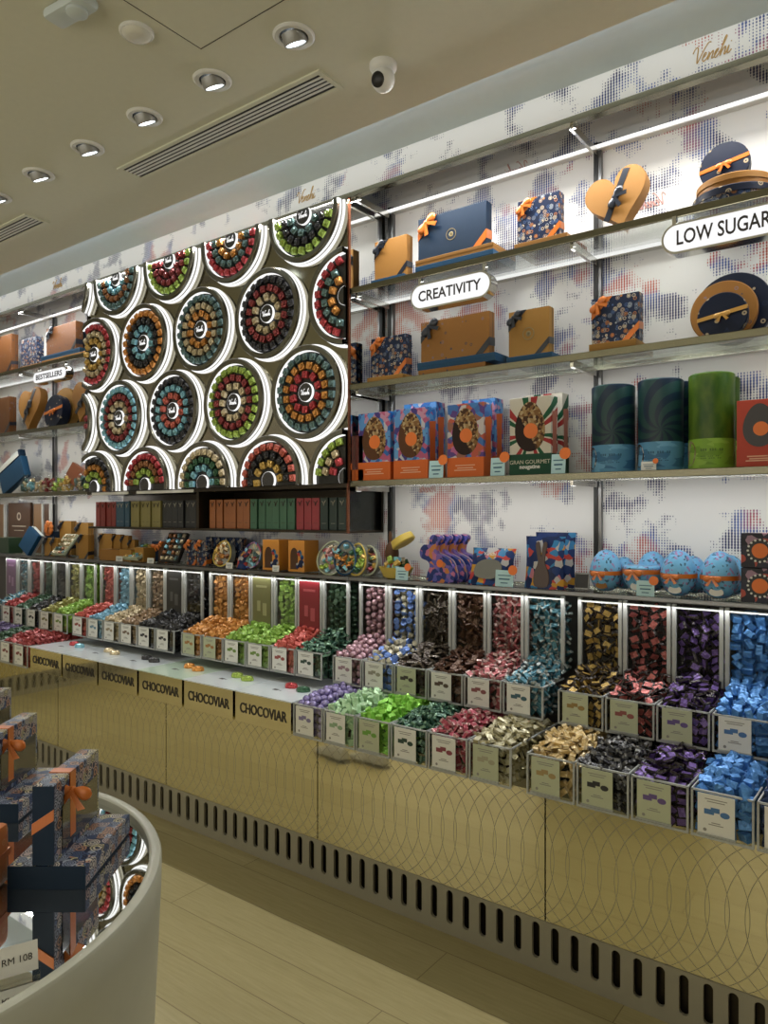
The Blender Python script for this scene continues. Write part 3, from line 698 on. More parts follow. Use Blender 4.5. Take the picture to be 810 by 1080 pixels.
m = MB(); m.box(-.024, .022, 0, .1, 0, .20, bev=.002); m.build('carton', plain('deep_red_card', (.12, .02, .015), .4), t)
m = MB(); m.box(-.0245, .0225, -.0008, .1, 0, .05); m.build('bottom_band', M_orange, t)
# tall tins
def m_swirl():
    g = N('swirl_print'); o = g.sep(g.obj())
    dx, dz = g.math('SUBTRACT', o[0], .022), g.math('SUBTRACT', o[2], .14)
    r = g.math('SQRT', g.math('ADD', g.math('MULTIPLY', dx, dx), g.math('MULTIPLY', dz, dz)))
    a = g.math('ADD', g.math('ARCTAN2', dz, dx), g.math('MULTIPLY', r, 9.0))
    f = g.math('GREATER_THAN', g.math('SINE', g.math('MULTIPLY', a, 9.0)), .15)
    return g.bsdf(g.mix(f, (.014, .05, .05), (.006, .02, .042)), .4, 0, .05, spec=.3)
def m_leafy(a, b):
    g = N('marbled_green'); no = g.noise(g.mapping(g.obj(), (1, 1, .45)), 30, 3)[0]
    return g.bsdf(g.ramp(no, [(.35, a), (.65, b)]), .4, 0, .05, spec=.3)
M_swirl = m_swirl(); M_leaf = m_leafy((.025, .075, .006), (.075, .13, .010))
M_lblue = mosaic('sky_band', [(.10, .28, .46), (.16, .38, .58), (.05, .16, .3)], 18, .45, (1, 1, 3)); M_lgreen = mosaic('lime_band', [(.20, .36, .04), (.26, .43, .06), (.15, .28, .03)], 18, .45, (1, 1, 3))
def tin(lab, u0, u1, vt, Y, mat, wrap, dk, pic):
    X0, X1 = XX(u0, u1, Y); r = (X1-X0)/2; h = ZZ((u0+u1)/2, vt, Y)-ZC_
    t = thing('tall_tin', lab, 'tin', ((X0+X1)/2, Y+r, ZC_))
    m = MB(); m.lathe([(r-.002, 0), (r-.001, .004), (r-.001, h*.84)], 48); m.build('tube', mat, t, True)
    m = MB(); m.lathe([(r, h*.0), (r, h*.0+.002), (r, h*.315)], 48, cap=False); b = m.build('label_wrap', wrap, t, True)
    m = MB(); m.lathe([(r, h*.93), (r, h-.004), (r-.004, h), (0, h)], 48, cap=False); m.lathe([(r-.0005, h*.83), (r-.0005, h*.935)], 48, cap=False); m.build('lid', mat, t, True)
    a0 = -PI/2-.85
    m = MB()
    for s_, q in ((.98, 0),):
        P = []
        for i in range(20):
            k = 2*PI*i/20; aa = a0+.36*math.cos(k)*1.0; zz = h*.17+h*.13*math.sin(k); P.append(((r+.0008)*math.cos(aa), (r+.0008)*math.sin(aa), zz))
        m.poly(P)
    m.build('product_picture', pic, t)
    m = MB()
    for zz, aw in ((.185, .62), (.125, .5), (.105, .56)):
        for i in range(10):
            a1 = -PI/2-.25+i*aw*1.6/10; a2 = a1+aw*.11
            if i % 4 == 3: continue
            m.poly([((r+.001)*math.cos(a1), (r+.001)*math.sin(a1), h*zz), ((r+.001)*math.cos(a2), (r+.001)*math.sin(a2), h*zz), ((r+.001)*math.cos(a2), (r+.001)*math.sin(a2), h*zz+(.008 if zz > .15 else .003)), ((r+.001)*math.cos(a1), (r+.001)*math.sin(a1), h*zz+(.008 if zz > .15 else .003))])
    m.build('print_lines', dk, b)
M_prn = plain('teal_print', (.02, .10, .18), .5); M_prg = plain('olive_print', (.07, .14, .01), .5); M_cone = mosaic('cone_picture', [(.05, .025, .015), (.04, .02, .012), (.5, .45, .38)], 30)
tin('dark teal swirl tin with sky blue label, left of the pair', 617, 661.5, 405, 2.515, M_swirl, M_lblue, M_prn, M_cone)
tin('dark teal swirl tin with sky blue label, beside the green tin', 666, 714, 398.5, 2.515, M_swirl, M_lblue, M_prn, M_cone)
tin('tall olive green tin with lime label on the third shelf', 720.5, 770, 392, 2.515, M_leaf, M_lgreen, M_prg, mosaic('nut_picture', [(.25, .2, .1), (.3, .33, .15), (.2, .1, .05)], 60))
tin('teal swirl tin half hidden behind the pair', 688, 727, 402, 2.625, M_swirl, M_lblue, M_prn, M_cone)
tin('olive green tin half hidden behind the tall green tin', 742, 777, 397, 2.625, M_leaf, M_lgreen, M_prg, M_cone)
def card(lab, u0, u1, vt, vb, Y, dot=True, mat=None):
    X0, X1 = XX(u0, u1, Y); z1 = ZZ(u0, vt, Y); z0 = ZC_ if vb < 540 else ZD; w, h = X1-X0, max(.03, z1-z0)
    t = thing('price_card', lab, 'price tag', ((X0+X1)/2, Y, z0), (-.10, 0, 0))
    m = MB(); m.box(-w/2, w/2, 0, .0012, 0, h, bev=.0003); q = m.build('card', mat or M_cardb, t)
    m = MB(); m.box(-w*.3, w*.3, -.0006, 0, h*.42, h*.50); m.box(-w*.36, w*.36, -.0006, 0, h*.66, h*.71); m.box(-w*.2, w*.2, -.0006, 0, h*.2, h*.26); m.build('print_lines', M_prn, q)
    if dot:
        m = MB(); m.lathe([(h*.30, 0), (h*.30, .001)], 24, T(w*.45, -.0008, h*1.02) @ R(PI/2, 'X')); m.build('round_sticker', M_seal, t)
M_pcw = M_cardw
for u0, u1, vt, vb, q in ((452, 467, 486, 502, 'the second egg carton'), (517, 532, 483, 500, 'the dark egg carton'), (581, 596, 479, 497, 'the sunburst carton')):
    card('pale blue price card with orange dot in front of '+q, u0, u1, vt, vb, 2.485)
card('white price card with orange dot in front of the right swirl tin', 676, 692, 487, 496, 2.49, True, M_cardw)

# lowest shelf, right bays ---------------------------------------------
def prism_thing(name, lab, cat, P, Y, dep, mat, z, X, extra=None, rot=(0, 0, 0), group=None, part='sheet'):
    t = thing(name, lab, cat, (X, Y, z), rot, group); m = MB(); m.prism(P, 0, dep); m.build(part, mat, t, True); return t
def smooth_poly(P, n=4):
    Q = []
    P = [Vector(p) for p in P]; L = len(P)
    for i in range(L):
        a, b, c, d = P[i-1], P[i], P[(i+1) % L], P[(i+2) % L]
        for k in range(n):
            s = k/n; q = .5*((2*b)+(c-a)*s+(2*a-5*b+4*c-d)*s*s+(3*b-a-3*c+d)*s**3); Q.append((q.x, q.y))
    return Q
BUN = smooth_poly([(-.055, 0), (-.062, .03), (-.05, .06), (-.06, .082), (-.092, .095), (-.098, .125), (-.08, .148), (-.055, .15), (-.05, .175), (-.035, .19), (-.005, .185), (.0, .17), (-.012, .155), (-.02, .135), (-.018, .115), (.01, .105), (.045, .085), (.062, .05), (.058, 0)], 4)
for k in range(4):
    X = at(464+9.5*k, 600, 2.50+.045*k)[0]; Y = 2.50+.045*k
    t = thing('rabbit_box', 'folk-printed rabbit-shaped box, '+['frontmost of four', 'second of four', 'third of four', 'rearmost of four']
              [k]+' on the lowest shelf', 'gift box', (X, Y, ZD), (0, 0, 0), 'rabbit-shaped boxes')
    m = MB(); m.prism(BUN, 0, .030); m.build('shell', M_bunny, t, True)
    m = MB(); m.prism([(x*1.015, .003+z*1.0) for x, z in BUN], .027, .032); m.build('rear_rim', plain('pale_rim', (.45, .35, .4), .4), t, True)
    m = MB(); m.lathe([(.016, 0), (.016, .0012)], 20, T(.0, -.0006, .075) @ R(PI/2, 'X')); m.build('flower', M_seal, t)
def bag(lab, u0, u1, vt, Y, mat, win, z=ZD, lean=-.22, dep=.05, name='gift_bag', word=False):
    X0, X1 = XX(u0, u1, Y); w = X1-X0; h = (ZZ(u0, vt, Y)-z)/math.cos(lean)
    t = thing(name, lab, 'bag', ((X0+X1)/2, Y, z), (lean, 0, 0))
    m = MB(); nx, nz = 10, 8
    for sg in (-1, 1):
        G = [[m.bm.verts.new((w*(i/nx-.5)*(1-.06*math.sin(PI*j/nz)), sg*(dep/2)*max(0, math.sin(PI*i/nx))**.6*(1-(j/nz)**3)+dep/2, h*j/nz)) for i in range(nx+1)] for j in range(nz+1)]
        for j in range(nz):
            for i in range(nx): m.bm.faces.new((G[j][i], G[j][i+1], G[j+1][i+1], G[j+1][i]))
    bmesh.ops.remove_doubles(m.bm, verts=m.bm.verts[:], dist=.0004)
    m.build('pouch', mat, t, True)
    if win:
        m = MB(); m.prism(smooth_poly([(-w*.28, h*.22), (w*.1, h*.16), (w*.3, h*.34), (w*.22, h*.62), (-w*.1, h*.66), (-w*.3, h*.5)], 3) if win != 'rabbit' else smooth_poly([(-w*.17, h*.05), (w*.15, h*.05), (w*.17, h*.3), (w*.06, h*.52), (w*.12, h*.85), (w*.02, h*.86), (-w*.02, h*.6), (-w*.08, h*.88), (-w*.17, h*.82), (-w*.1, h*.5), (-w*.19, h*.3)], 3), -.0015, .004); m.build('window', plain('cello', (.20, .2, .19), .12, .5) if win != 'rabbit' else plain('cocoa_figure', (.06, .03, .02), .4), t, True)
    if word: text('lettering', 'Venchi', .02, M_cardw, t, (0, -.004, h*.8), ext=.0004)
    return t
bag('wide folk-printed pouch with clear window on the lowest shelf', 490, 536, 576, 2.50, M_bag, 'oval', lean=-.3, word=True)
bag('folk-printed gift bag with rabbit figure, in front, lowest shelf', 550, 592, 565, 2.49, M_bag, 'rabbit', lean=-.08)
bag('folk-printed gift bag standing behind the rabbit gift bag', 561, 604, 561, 2.57, M_bag, 'rabbit', lean=-.05)
card('pale blue price card with orange dot by the wide pouch', 522, 541, 601, 618, 2.48)
card('pale blue price card with orange dot by the yellow basket', 417, 430, 598, 611, 2.48)
card('pale blue price card with orange dot by the small egg tin', 671, 690, 612, 628, 2.475)
t = thing('display_screen', 'small dark upright screen between the bags and eggs', 'screen', (at(613, 600, 2.56)[0], 2.56, ZD), (-.2, 0, 0))
m = MB(); m.box(-.028, .028, 0, .008, 0, .062, bev=.003); m.build('case', M_gunm, t)
m = MB(); m.box(-.024, .024, -.001, 0, .006, .056); m.build('glass_face', M_black, t)
def egg_tin(lab, u0, u1, Y, half=False, mat=None, rib=True, k=1.33):
    X0, X1 = XX(u0, u1, Y); r = (X1-X0)/2; H = r*2*k
    t = thing('egg_tin', lab, 'egg', ((X0+X1)/2, Y+r, ZD), (0, 0, 0), 'sky blue egg tins')
    def ring(z0, z1, n=14):
        P = []
        for i in range(n+1):
            z = z0+(z1-z0)*i/n; s = 2*z-1
            rr = r*math.sqrt(max(0, 1-s*s))*(1-.13*s)/1.0; P.append((max(rr, .0), z*H))
        return P
    lo, mid = .012, .5
    m = MB(); m.lathe(ring(lo, mid), 40); m.build('lower_half', mat or M_eggb, t, True)
    if not half:
        m = MB(); m.lathe([(a*1.012, b) for a, b in ring(mid, .9995, 16)], 40, cap=False); m.build('upper_half', mat or M_eggb, t, True)
    else:
        m = MB(); m.lathe([(r*1.01, H*.5), (r*1.01, H*.53), (r*.93, H*.56), (0, H*.57)], 40, cap=False); m.build('lid', M_eggb, t, True)
    if rib:
        z = .46; m = MB(); m.lathe([(r*1.022, H*(z-.055)), (r*1.028, H*z), (r*1.022, H*(z+.04))], 40, cap=False); m.build('ribbon', M_ribo, t, True)
        bow(t, (-.15*r, -r*1.08, H*.46), r*.48, M_ribo)
        m = MB(); m.prism(egg_poly(r*.36, r*.24, H*.17), -r*.86, -r*.845); m.build('swing_tag', M_cardw if 'left' not in lab else M_gold, t)
    return t
egg_tin('sky blue egg tin with orange bow, left end by the bags', 617, 650, 2.50)
egg_tin('sky blue egg tin standing behind the left egg', 641, 667, 2.62, rib=False)
egg_tin('short sky blue egg tin cut flat at the top', 651, 692, 2.50, True, k=1.3)
egg_tin('sky blue egg tin standing behind the short tin', 667, 700, 2.60)
egg_tin('sky blue egg tin with orange bow and white tag, middle', 692, 730, 2.49, k=1.36)
egg_tin('sky blue egg tin standing behind the middle egg', 711, 743, 2.61, rib=False)
egg_tin('sky blue egg tin with orange bow and white tag, right by square boxes', 734, 776, 2.49, k=1.31)
egg_tin('sky blue egg tin standing behind the right egg', 748, 784, 2.60, rib=True)
M_lac = mosaic('lace_print', [(.42, .08, .06), (.02, .02, .03), (.03, .03, .05), (.35, .22, .3)], 40)
for k in range(2):
    X0 = at(781, 500, 2.49)[0]; z0 = ZD+.108*k
    t = thing('square_box', 'dark square box with orange medallion, '+['lower', 'upper'][k]+' of two at right edge', 'gift box', (X0+.055, 2.49, z0))
    m = MB(); m.box(-.054, .054, 0, .06, 0, .107, bev=.002); m.build('carton', M_lac, t)
    m = MB(); m.lathe([(.036, 0), (.036, .0012)], 24, T(0, -.0006, .053) @ R(PI/2, 'X')); q = m.build('medallion_ground', M_black, t)
    m = MB()
    for i in range(16):
        a = 2*PI*i/16; m.lathe([(.0035, 0), (.0035, .001)], 8, T(.034*math.cos(a), -.0014, .053+.034*math.sin(a)) @ R(PI/2, 'X'))
    m.build('dotted_ring', M_cardw, t)
    m = MB(); m.lathe([(.023, 0), (.023, .001)], 24, T(0, -.0022, .053) @ R(PI/2, 'X')); m.build('medallion', M_seal, t)
# yellow basket and the egg-filled shells by the panel edge
t = thing('gift_basket', 'yellow gift basket of wrapped sweets with tall lid on the lowest shelf', 'basket', (at(412, 600, 2.52)[0], 2.56, ZD)); t.scale = (1.35, 1.2, 1.35)
m = MB(); m.lathe([(.04, 0), (.045, .004), (.062, .034), (.058, .034), (.045, .008), (0, .008)], 24, S(1, .8, 1)); m.build('bowl', M_bowl, t, True)
m = MB(); m.lathe([(.0, -.018), (.04, -.02), (.044, 0), (.04, .004)], 24, T(.030, .0, .112) @ R(math.radians(150), 'Y') @ S(1.0, .8, 1)); m.build('lid', M_bowl, t, True)
m = MB(); m.ball(.024, T(-.03, .02, .075) @ S(1, 1, 1.7)); m.ball(.009, T(-.036, .02, .125) @ S(.8, .6, 2.6)); m.build('rabbit_figure', M_brown, t, True)
cc = [foil('foil_'+k, c) for k, c in FO.items()]
for i in range(18):
    a = random.random()*6.28; r = .036*math.sqrt(random.random())
    m = MB(); m.box(-.011, .011, -.008, .008, -.007, .007, Matrix.Translation((r*math.cos(a), r*math.sin(a)*.8, .032+random.random()*.03)) @ R(random.random()*3, 'X') @ R(random.random()*3, 'Z'), bev=.002)
    m.build('sweet', random.choice(cc[2:12]), t)

# ------------------------------------------------------------------ gift display under the rack and at far left
def sweet_mesh(c, s=.012):
    m = MB(); m.box(-s, s, -s*.8, s*.8, -s*.7, s*.7, bev=s*.25); return m.mesh('sweet', foil('foil_'+c, FO[c]))
SW = {c: sweet_mesh(c) for c in FO}
def assort(lab, X, Y, z, w, d, tilt, rim, cols, rows=5, ncol=4, rz=0, cat='chocolate box', name='open_box'):
    t = thing(name, lab, cat, (X, Y, z), (tilt, 0, rz))
    m = MB(); m.box(-w/2, w/2, -d/2, d/2, 0, .006)
    for q in ((-w/2, -w/2+.004, -d/2, d/2), (w/2-.004, w/2, -d/2, d/2), (-w/2, w/2, -d/2, -d/2+.004), (-w/2, w/2, d/2-.004, d/2)): m.box(*q, .0, .022)
    m.build('tray', rim, t)
    for i in range(ncol):
        for j in range(rows):
            o = link('sweet', SW[random.choice(cols)], t); o.location = (-w/2+w*(i+.5)/ncol, -d/2+d*(j+.5)/rows, .018); o.rotation_euler = (random.uniform(-.3, .3), random.uniform(-.3, .3), random.uniform(-.5, .5))
def XZ(u, Y): return at(u, 580, Y)[0]
# left half of the lowest shelf (X about -4.09 .. -3.07), then the right half
k = 0
for (u0, u1, h, Y, dep, lb) in ((104, 118, .155, 2.60, .03, 'tallest, at the left end'), (119, 127, .150, 2.61, .03, 'second from the left end'), (128, 135, .145, 2.62, .03, 'third from the left end'), (136, 142, .12, 2.63, .03, 'fourth from the left end')):
    X0, X1 = XX(u0, u1, Y); gift('gift_box', 'upright ochre gift box with dark sash under the bar rack, '+lb, X0, X1, ZD, h, Y, dep, M_goldl, M_ribn, .012)
low('wide ochre box lying in front of the upright ochre boxes', 105, 126, ZD, ZD+.065, M_gold, 2.50, 2.59)
flat('low amber box with slanted lid beside the wide ochre box', *XX(126, 138, 2.5), 2.50, 2.58, ZD, ZD+.07, M_goldl)
flat('second low amber box right of the slanted one', *XX(138.5, 148, 2.5), 2.52, 2.62, ZD, ZD+.082, M_goldl)
assort('open sage tray of mixed chocolates under the olive bars', XZ(149, 2.56), 2.56, ZD+.045, .14, .15, .5, M_cards, ['cream', 'lime', 'gold', 'cream', 'blue'])
gift('gift_box', 'navy gift box with orange bow leaning behind the sage tray', *XX(160, 171, 2.6), ZD, .12, 2.60, .03, M_navy, M_ribo, .02, False, (.4, .8))
gift('gift_box', 'dark brown gift box with orange sash under the black bars', *XX(167, 179, 2.56), ZD, .12, 2.56, .03, M_brown, M_ribo, .016, True)
assort('dark open box of pale chocolates standing under the black bars', XZ(184, 2.56), 2.57, ZD+.085, .16, .17, 1.15, M_ink, ['cream', 'blue', 'teal', 'cream', 'brown'], 5, 4)
for u, lb in ((199, 'left of'), (210, 'right of')):
    X0, X1 = XX(u-4, u+6, 2.52); gift('gift_box', 'blossom gift box with orange sash, %s the rack divider' % lb, X0, X1, ZD, .135, 2.53, .035, M_flor, M_ribo, .018, True)
for i, u in enumerate((219, 227, 235, 243, 250)):
    X0, X1 = XX(u-3.5, u+3, 2.63); gift('gift_box', 'thin blossom gift box in the rear file under the orange bars, ' + ['first', 'second', 'third', 'fourth', 'last'][i] + ' from the left', X0, X1, ZD, .15, 2.64, .04, M_flor, None)
def shell(lab, u, Y, w, h, rim, cols, lean=-.25, tilt=0.0):
    t = thing('filled_shell', lab, 'chocolate egg', (XZ(u, Y), Y, ZD+.006), (lean, tilt, 0))
    P = egg_poly(w/2, h/2, h/2); m = MB()
    m.prism(P, .012, .04); m.build('shell_back', plain('clear_shell', (.35, .36, .33), .15, .2), t, True)
    m = MB()
    for i in range(40):
        a, b = P[i], P[(i+1) % 40]; m.tube([(a[0], .006, a[1]), (b[0], .006, b[1])], .004, 6)
    m.build('shell_rim', rim, t, True)
    n = 0
    while n < 26:
        x, z = random.uniform(-w/2, w/2), random.uniform(0, h)
        if (x/(w/2-.013))**2+((z-h/2)/(h/2-.013))**2 < 1:
            o = link('sweet', SW[random.choice(cols)], t); o.location = (x, .006+random.uniform(-.004, .003), z); o.rotation_euler = (random.uniform(-1, 1), random.random()*3, random.random()); n += 1
shell('clear egg shell of gold sweets with yellow rim under the orange bars', 231, 2.53, .13, .135, M_bowl, ['gold', 'cream', 'brown', 'amber'])
shell('clear egg shell of pale sweets with blue rim beside the ochre egg cartons', 262, 2.54, .13, .13, M_east, ['cream', 'teal', 'wine', 'blue'])
bag('folk-printed small bag between the two sweet shells', 246, 256, 580, 2.52, M_bag, None)
bag('blue wrapped bunch standing left of the ochre egg cartons', 265, 277, 575, 2.60, M_eggb, None)
for i, u in enumerate((277, 304)):
    X0, X1 = XX(u, u+17, 2.53); w = X1-X0
    t = thing('ochre_egg_carton', 'ochre carton with dark arched window and flowers, %s of the pair' % ['left', 'right'][i], 'chocolate box', ((X0+X1)/2, 2.53, ZD))
    m = MB(); m.box(-w/2, w/2, 0, .10, 0, .15, bev=.002); m.build('carton', plain('orange_card', (.62, .25, .03), .4, 0, .2), t)
    m = MB(); m.prism([(-w*.36, .012), (w*.1, .012)]+[(-w*.13+w*.23*math.cos(a), .075+.04*math.sin(a)) for a in [q*PI/10 for q in range(11)]], -.001, .0); m.build('arched_window', M_brown, t)
    m = MB()
    for (x, z, r) in ((w*.2, .09, .016), (w*.32, .04, .02), (w*.1, .03, .014), (w*.36, .07, .012)):
        m.lathe([(r, 0), (r*.5, .0012), (0, .0012)], 8, T(x, -.0012, z) @ R(PI/2, 'X'), cap=False)
    m.build('flower_print', M_bag, t)
shell('large clear egg of green and pink sweets leaning right of the ochre cartons', 341, 2.50, .14, .155, M_cards, ['cream', 'lime', 'pink', 'cream', 'wine', 'blue'], -.2, .35)
bag('dark wrapped rabbit bag behind the large sweet egg', 345, 358, 577, 2.62, M_bunny, None, lean=-.1)
shell('folk-printed round shell with pale rim at the panel edge', 362, 2.49, .12, .15, M_navyl, ['blue', 'orange', 'orange', 'black', 'forest'], -.1)
shell('green-rimmed sweet shell just right of the panel edge', 374, 2.50, .10, .14, M_bowl, ['gold', 'lime', 'forest'], -.15)
shell('dark sweet shell with pale rim left of the yellow basket', 386, 2.53, .10, .13, M_cards, ['forest', 'wine', 'black', 'gold'], -.15)
for u, v, lb in ((125, 596, 'by the low amber boxes'), (158, 598, 'under the black bars'), (241, 601, 'by the gold sweet shell'), (290, 603, 'between the ochre cartons')):
    card('small white price card '+lb, u-3, u+4, v-5, v+1, 2.485, False, M_cardw)

# far left bay
YL = 2.56
def ls(lab, u0, u1, vt, zs, base, mat, rib=None, **k):
    X0, X1 = XX(u0, u1, YL); z0 = zs+base; h = ZZ(u0, vt, YL)-z0
    return gift('gift_box', lab, X0, X1, z0, h, YL, k.pop('t_', .05), mat, rib, **k)
ls('brown gift box with dark sash cut by the left edge, top shelf', -6, 12, 357, ZA, .0, M_russet, M_ribn)
ls('small brown blossom gift box right of the cut one, far left', 22, 39, 359, ZA, .022, M_flor, None)
low('ochre low box under the small brown blossom gift box', 21, 41, ZA, ZA+.02, M_gold)
low('ochre low box at the bottom of the far left stack', 44, 98, ZA, ZA+.025, M_gold)
low('navy low box on the ochre low box, far left stack', 43, 84, ZA+.0255, ZA+.055, M_navyl)
t = ls('brown arched gift box with midnight bow on the far left stack', 49, 80, 347, ZA, .0555, M_russet, M_ribn, bw=.026)
gift('gift_box', 'tall navy gift box next to the brown arched box, far left', *XX(80, 100, 2.63), ZA+.0255, .24, 2.64, .04, M_navy, None)
ls('brown gift box with dark sash cut by the left edge, second shelf', -6, 10, 421, ZB, 0, M_russet, M_ribn)
heart('gold heart box with midnight bow at far left, second shelf', 18, 41, 424, ZB, M_gold, M_ribn, 2.56, -.1)
round_up('night-blue round box leaning in front, far left second shelf', 45, 64, 2.52, ZB, M_star, M_ribo, .06, -.1)
round_up('ochre round box leaning behind the night-blue one, far left', 52, 76, 2.60, ZB, M_goldl, None, .05, -.1)
round_up('dark round box at the back of the far left round boxes', 62, 84, 2.66, ZB, M_star, None, .03, -.1)
heart('gold heart box with midnight bow beside the panel, second shelf', 72, 96, 415, ZB, M_gold, M_ribn, 2.54, .1)
# tilted open navy box and a heap of gifts on the third far-left shelf
t = thing('gift_box', 'big navy hinged gift box tilted open at far left', 'gift box', (at(14, 510, 2.58)[0], 2.58, ZC_+.062), (0, -.40, 0))
m = MB(); m.box(-.17, .17, 0, .05, -.0, .155, bev=.003); m.build('carton', M_navyl, t)
m = MB(); m.box(-.17, .17, .0, .045, .16, .205, T(0, 0, 0), bev=.003); m.build('lid', M_navy, t)
m = MB(); m.box(-.15, .15, -.002, 0, .163, .200); m.build('lining', M_cardw, t)
t = thing('gift_box', 'rust-brown gift box tilted on the sweets heap at far left', 'gift box', (at(77, 505, 2.55)[0], 2.55, ZC_+.085), (-.3, .42, 0))
m = MB(); m.box(-.09, .09, 0, .03, -.035, .085, bev=.003); m.build('carton', plain('rust_card', (.22, .06, .02), .45), t)
m = MB(); m.box(-.09, .09, .03, .04, -.035, .085, bev=.002); m.build('lid', plain('rust_card', (.22, .06, .02), .45), t)
bm_ = {}
for i, (u, c, lb) in enumerate(((27, 'teal', 'first from the navy box'), (36, 'blue', 'second from the navy box'), (44, 'cream', 'third from the navy box'), (52, 'wine', 'fourth from the navy box'), (60, 'lime', 'beside the rust box'), (70, 'gold', 'under the rust box'), (86, 'teal', 'at the panel end'))):
    t = thing('sweet_bag', 'clear bag of %s wrapped sweets on the far left shelf, %s' % (c, lb), 'bag', (at(u, 510, 2.53)[0], 2.53, ZC_))
    m = MB(); m.lathe([(.03, 0), (.045, .02), (.045, .06), (.02, .10), (.008, .112), (.022, .13)], 12, cap=False); m.build('film', M_acr, t, True)
    for j in range(22):
        a = random.random()*6.28; r = .036*math.sqrt(random.random())
        o = link('sweet', SW[random.choice([c, c, 'cream'])], t); o.location = (r*math.cos(a), r*math.sin(a), .012+.075*random.random()); o.rotation_euler = (random.random()*3, random.random()*3, 0)
# lowest far-left shelf: wooden boards, navy box, ochre boxes
t = thing('wooden_sign', 'dark brown board with pale emblem and lettering at far left', 'sign', (at(20, 560, 2.68)[0], 2.68, ZD), (0, 0, 0))
m = MB(); m.box(-.16, .16, 0, .02, 0, .36, bev=.003); m.build('board', plain('walnut', (.075, .035, .018), .35), t)
m = MB(); m.lathe([(.018, 0), (.024, .001), (.03, 0)], 20, T(0, -.0006, .26) @ R(PI/2, 'X'), cap=False); m.box(-.1, .1, -.001, 0, .185, .192); m.box(-.07, .07, -.001, 0, .155, .160); m.build('emblem', plain('pale_print2', (.5, .42, .33), .5), t)
for u, mt, lb, w in ((1, 'tan', 'left of', .08), (39.5, 'tan', 'right of', .11), (49, 'dark', 'farther right of', .07)):
    t = thing('wooden_board', '%s wooden board with pale edge %s the lettered board' % (mt, lb), 'board', (at(u, 560, 2.68)[0], 2.68, ZD))
    m = MB(); m.box(-w/2, w/2, 0, .02, 0, .35, bev=.002); m.build('board', plain('oakish', (.22, .12, .055), .4) if mt == 'tan' else plain('walnut', (.075, .035, .018), .35), t)
    m = MB(); m.box(w/2, w/2+.01, 0, .02, 0, .35); m.build('edge_strip', M_cardw, t)
t = thing('gift_box', 'navy gift box tilted on white tray at far left, lowest shelf', 'gift box', (at(26, 570, 2.55)[0], 2.55, ZD+.05), (-.25, .5, 0))
m = MB(); m.box(-.07, .07, 0, .03, -.03, .13, bev=.003); m.build('lid', M_navyl, t)
m = MB(); m.box(-.085, .055, .03, .06, -.03, .13, bev=.003); m.build('carton', M_cardw, t)
for i, (u0, u1, h, Y, rb) in enumerate(((47, 54, .12, 2.52, 1), (55, 60, .12, 2.52, 1), (62, 75, .23, 2.66, 1), (80, 93, .22, 2.66, 1), (83, 93, .15, 2.50, 1))):
    X0, X1 = XX(u0, u1, Y); gift('gift_box', 'ochre gift box with dark sash at far left, '+['front pair, left', 'front pair, right', 'tall at the rear', 'tall at the rear by the panel', 'front by the panel'][i], X0, X1, ZD, h, Y, .04, M_goldl, M_ribn, .018)
assort('open tray of pale chocolates propped at far left', at(72, 560, 2.56)[0], 2.55, ZD+.07, .15, .16, .9, M_cards, ['cream', 'teal', 'cream', 'brown'])
t = thing('ribbon_bouquet', 'large orange ribbon bouquet over dark boxes at far left', 'ribbon', (at(53, 550, 2.62)[0], 2.62, ZD))
m = MB(); m.box(-.05, .05, 0, .05, 0, .16, bev=.002); m.build('carton', M_navy, t)
for a in (-.8, -.2, .4, 1.0): bow(t, (.01*a, -.01, .19), .055, M_ribo, a)
flat('dark green low box at the left edge, lowest shelf', *XX(-6, 9, 2.52), 2.52, 2.62, ZD, ZD+.11, plain('bottle_green', (.02, .05, .02), .4))

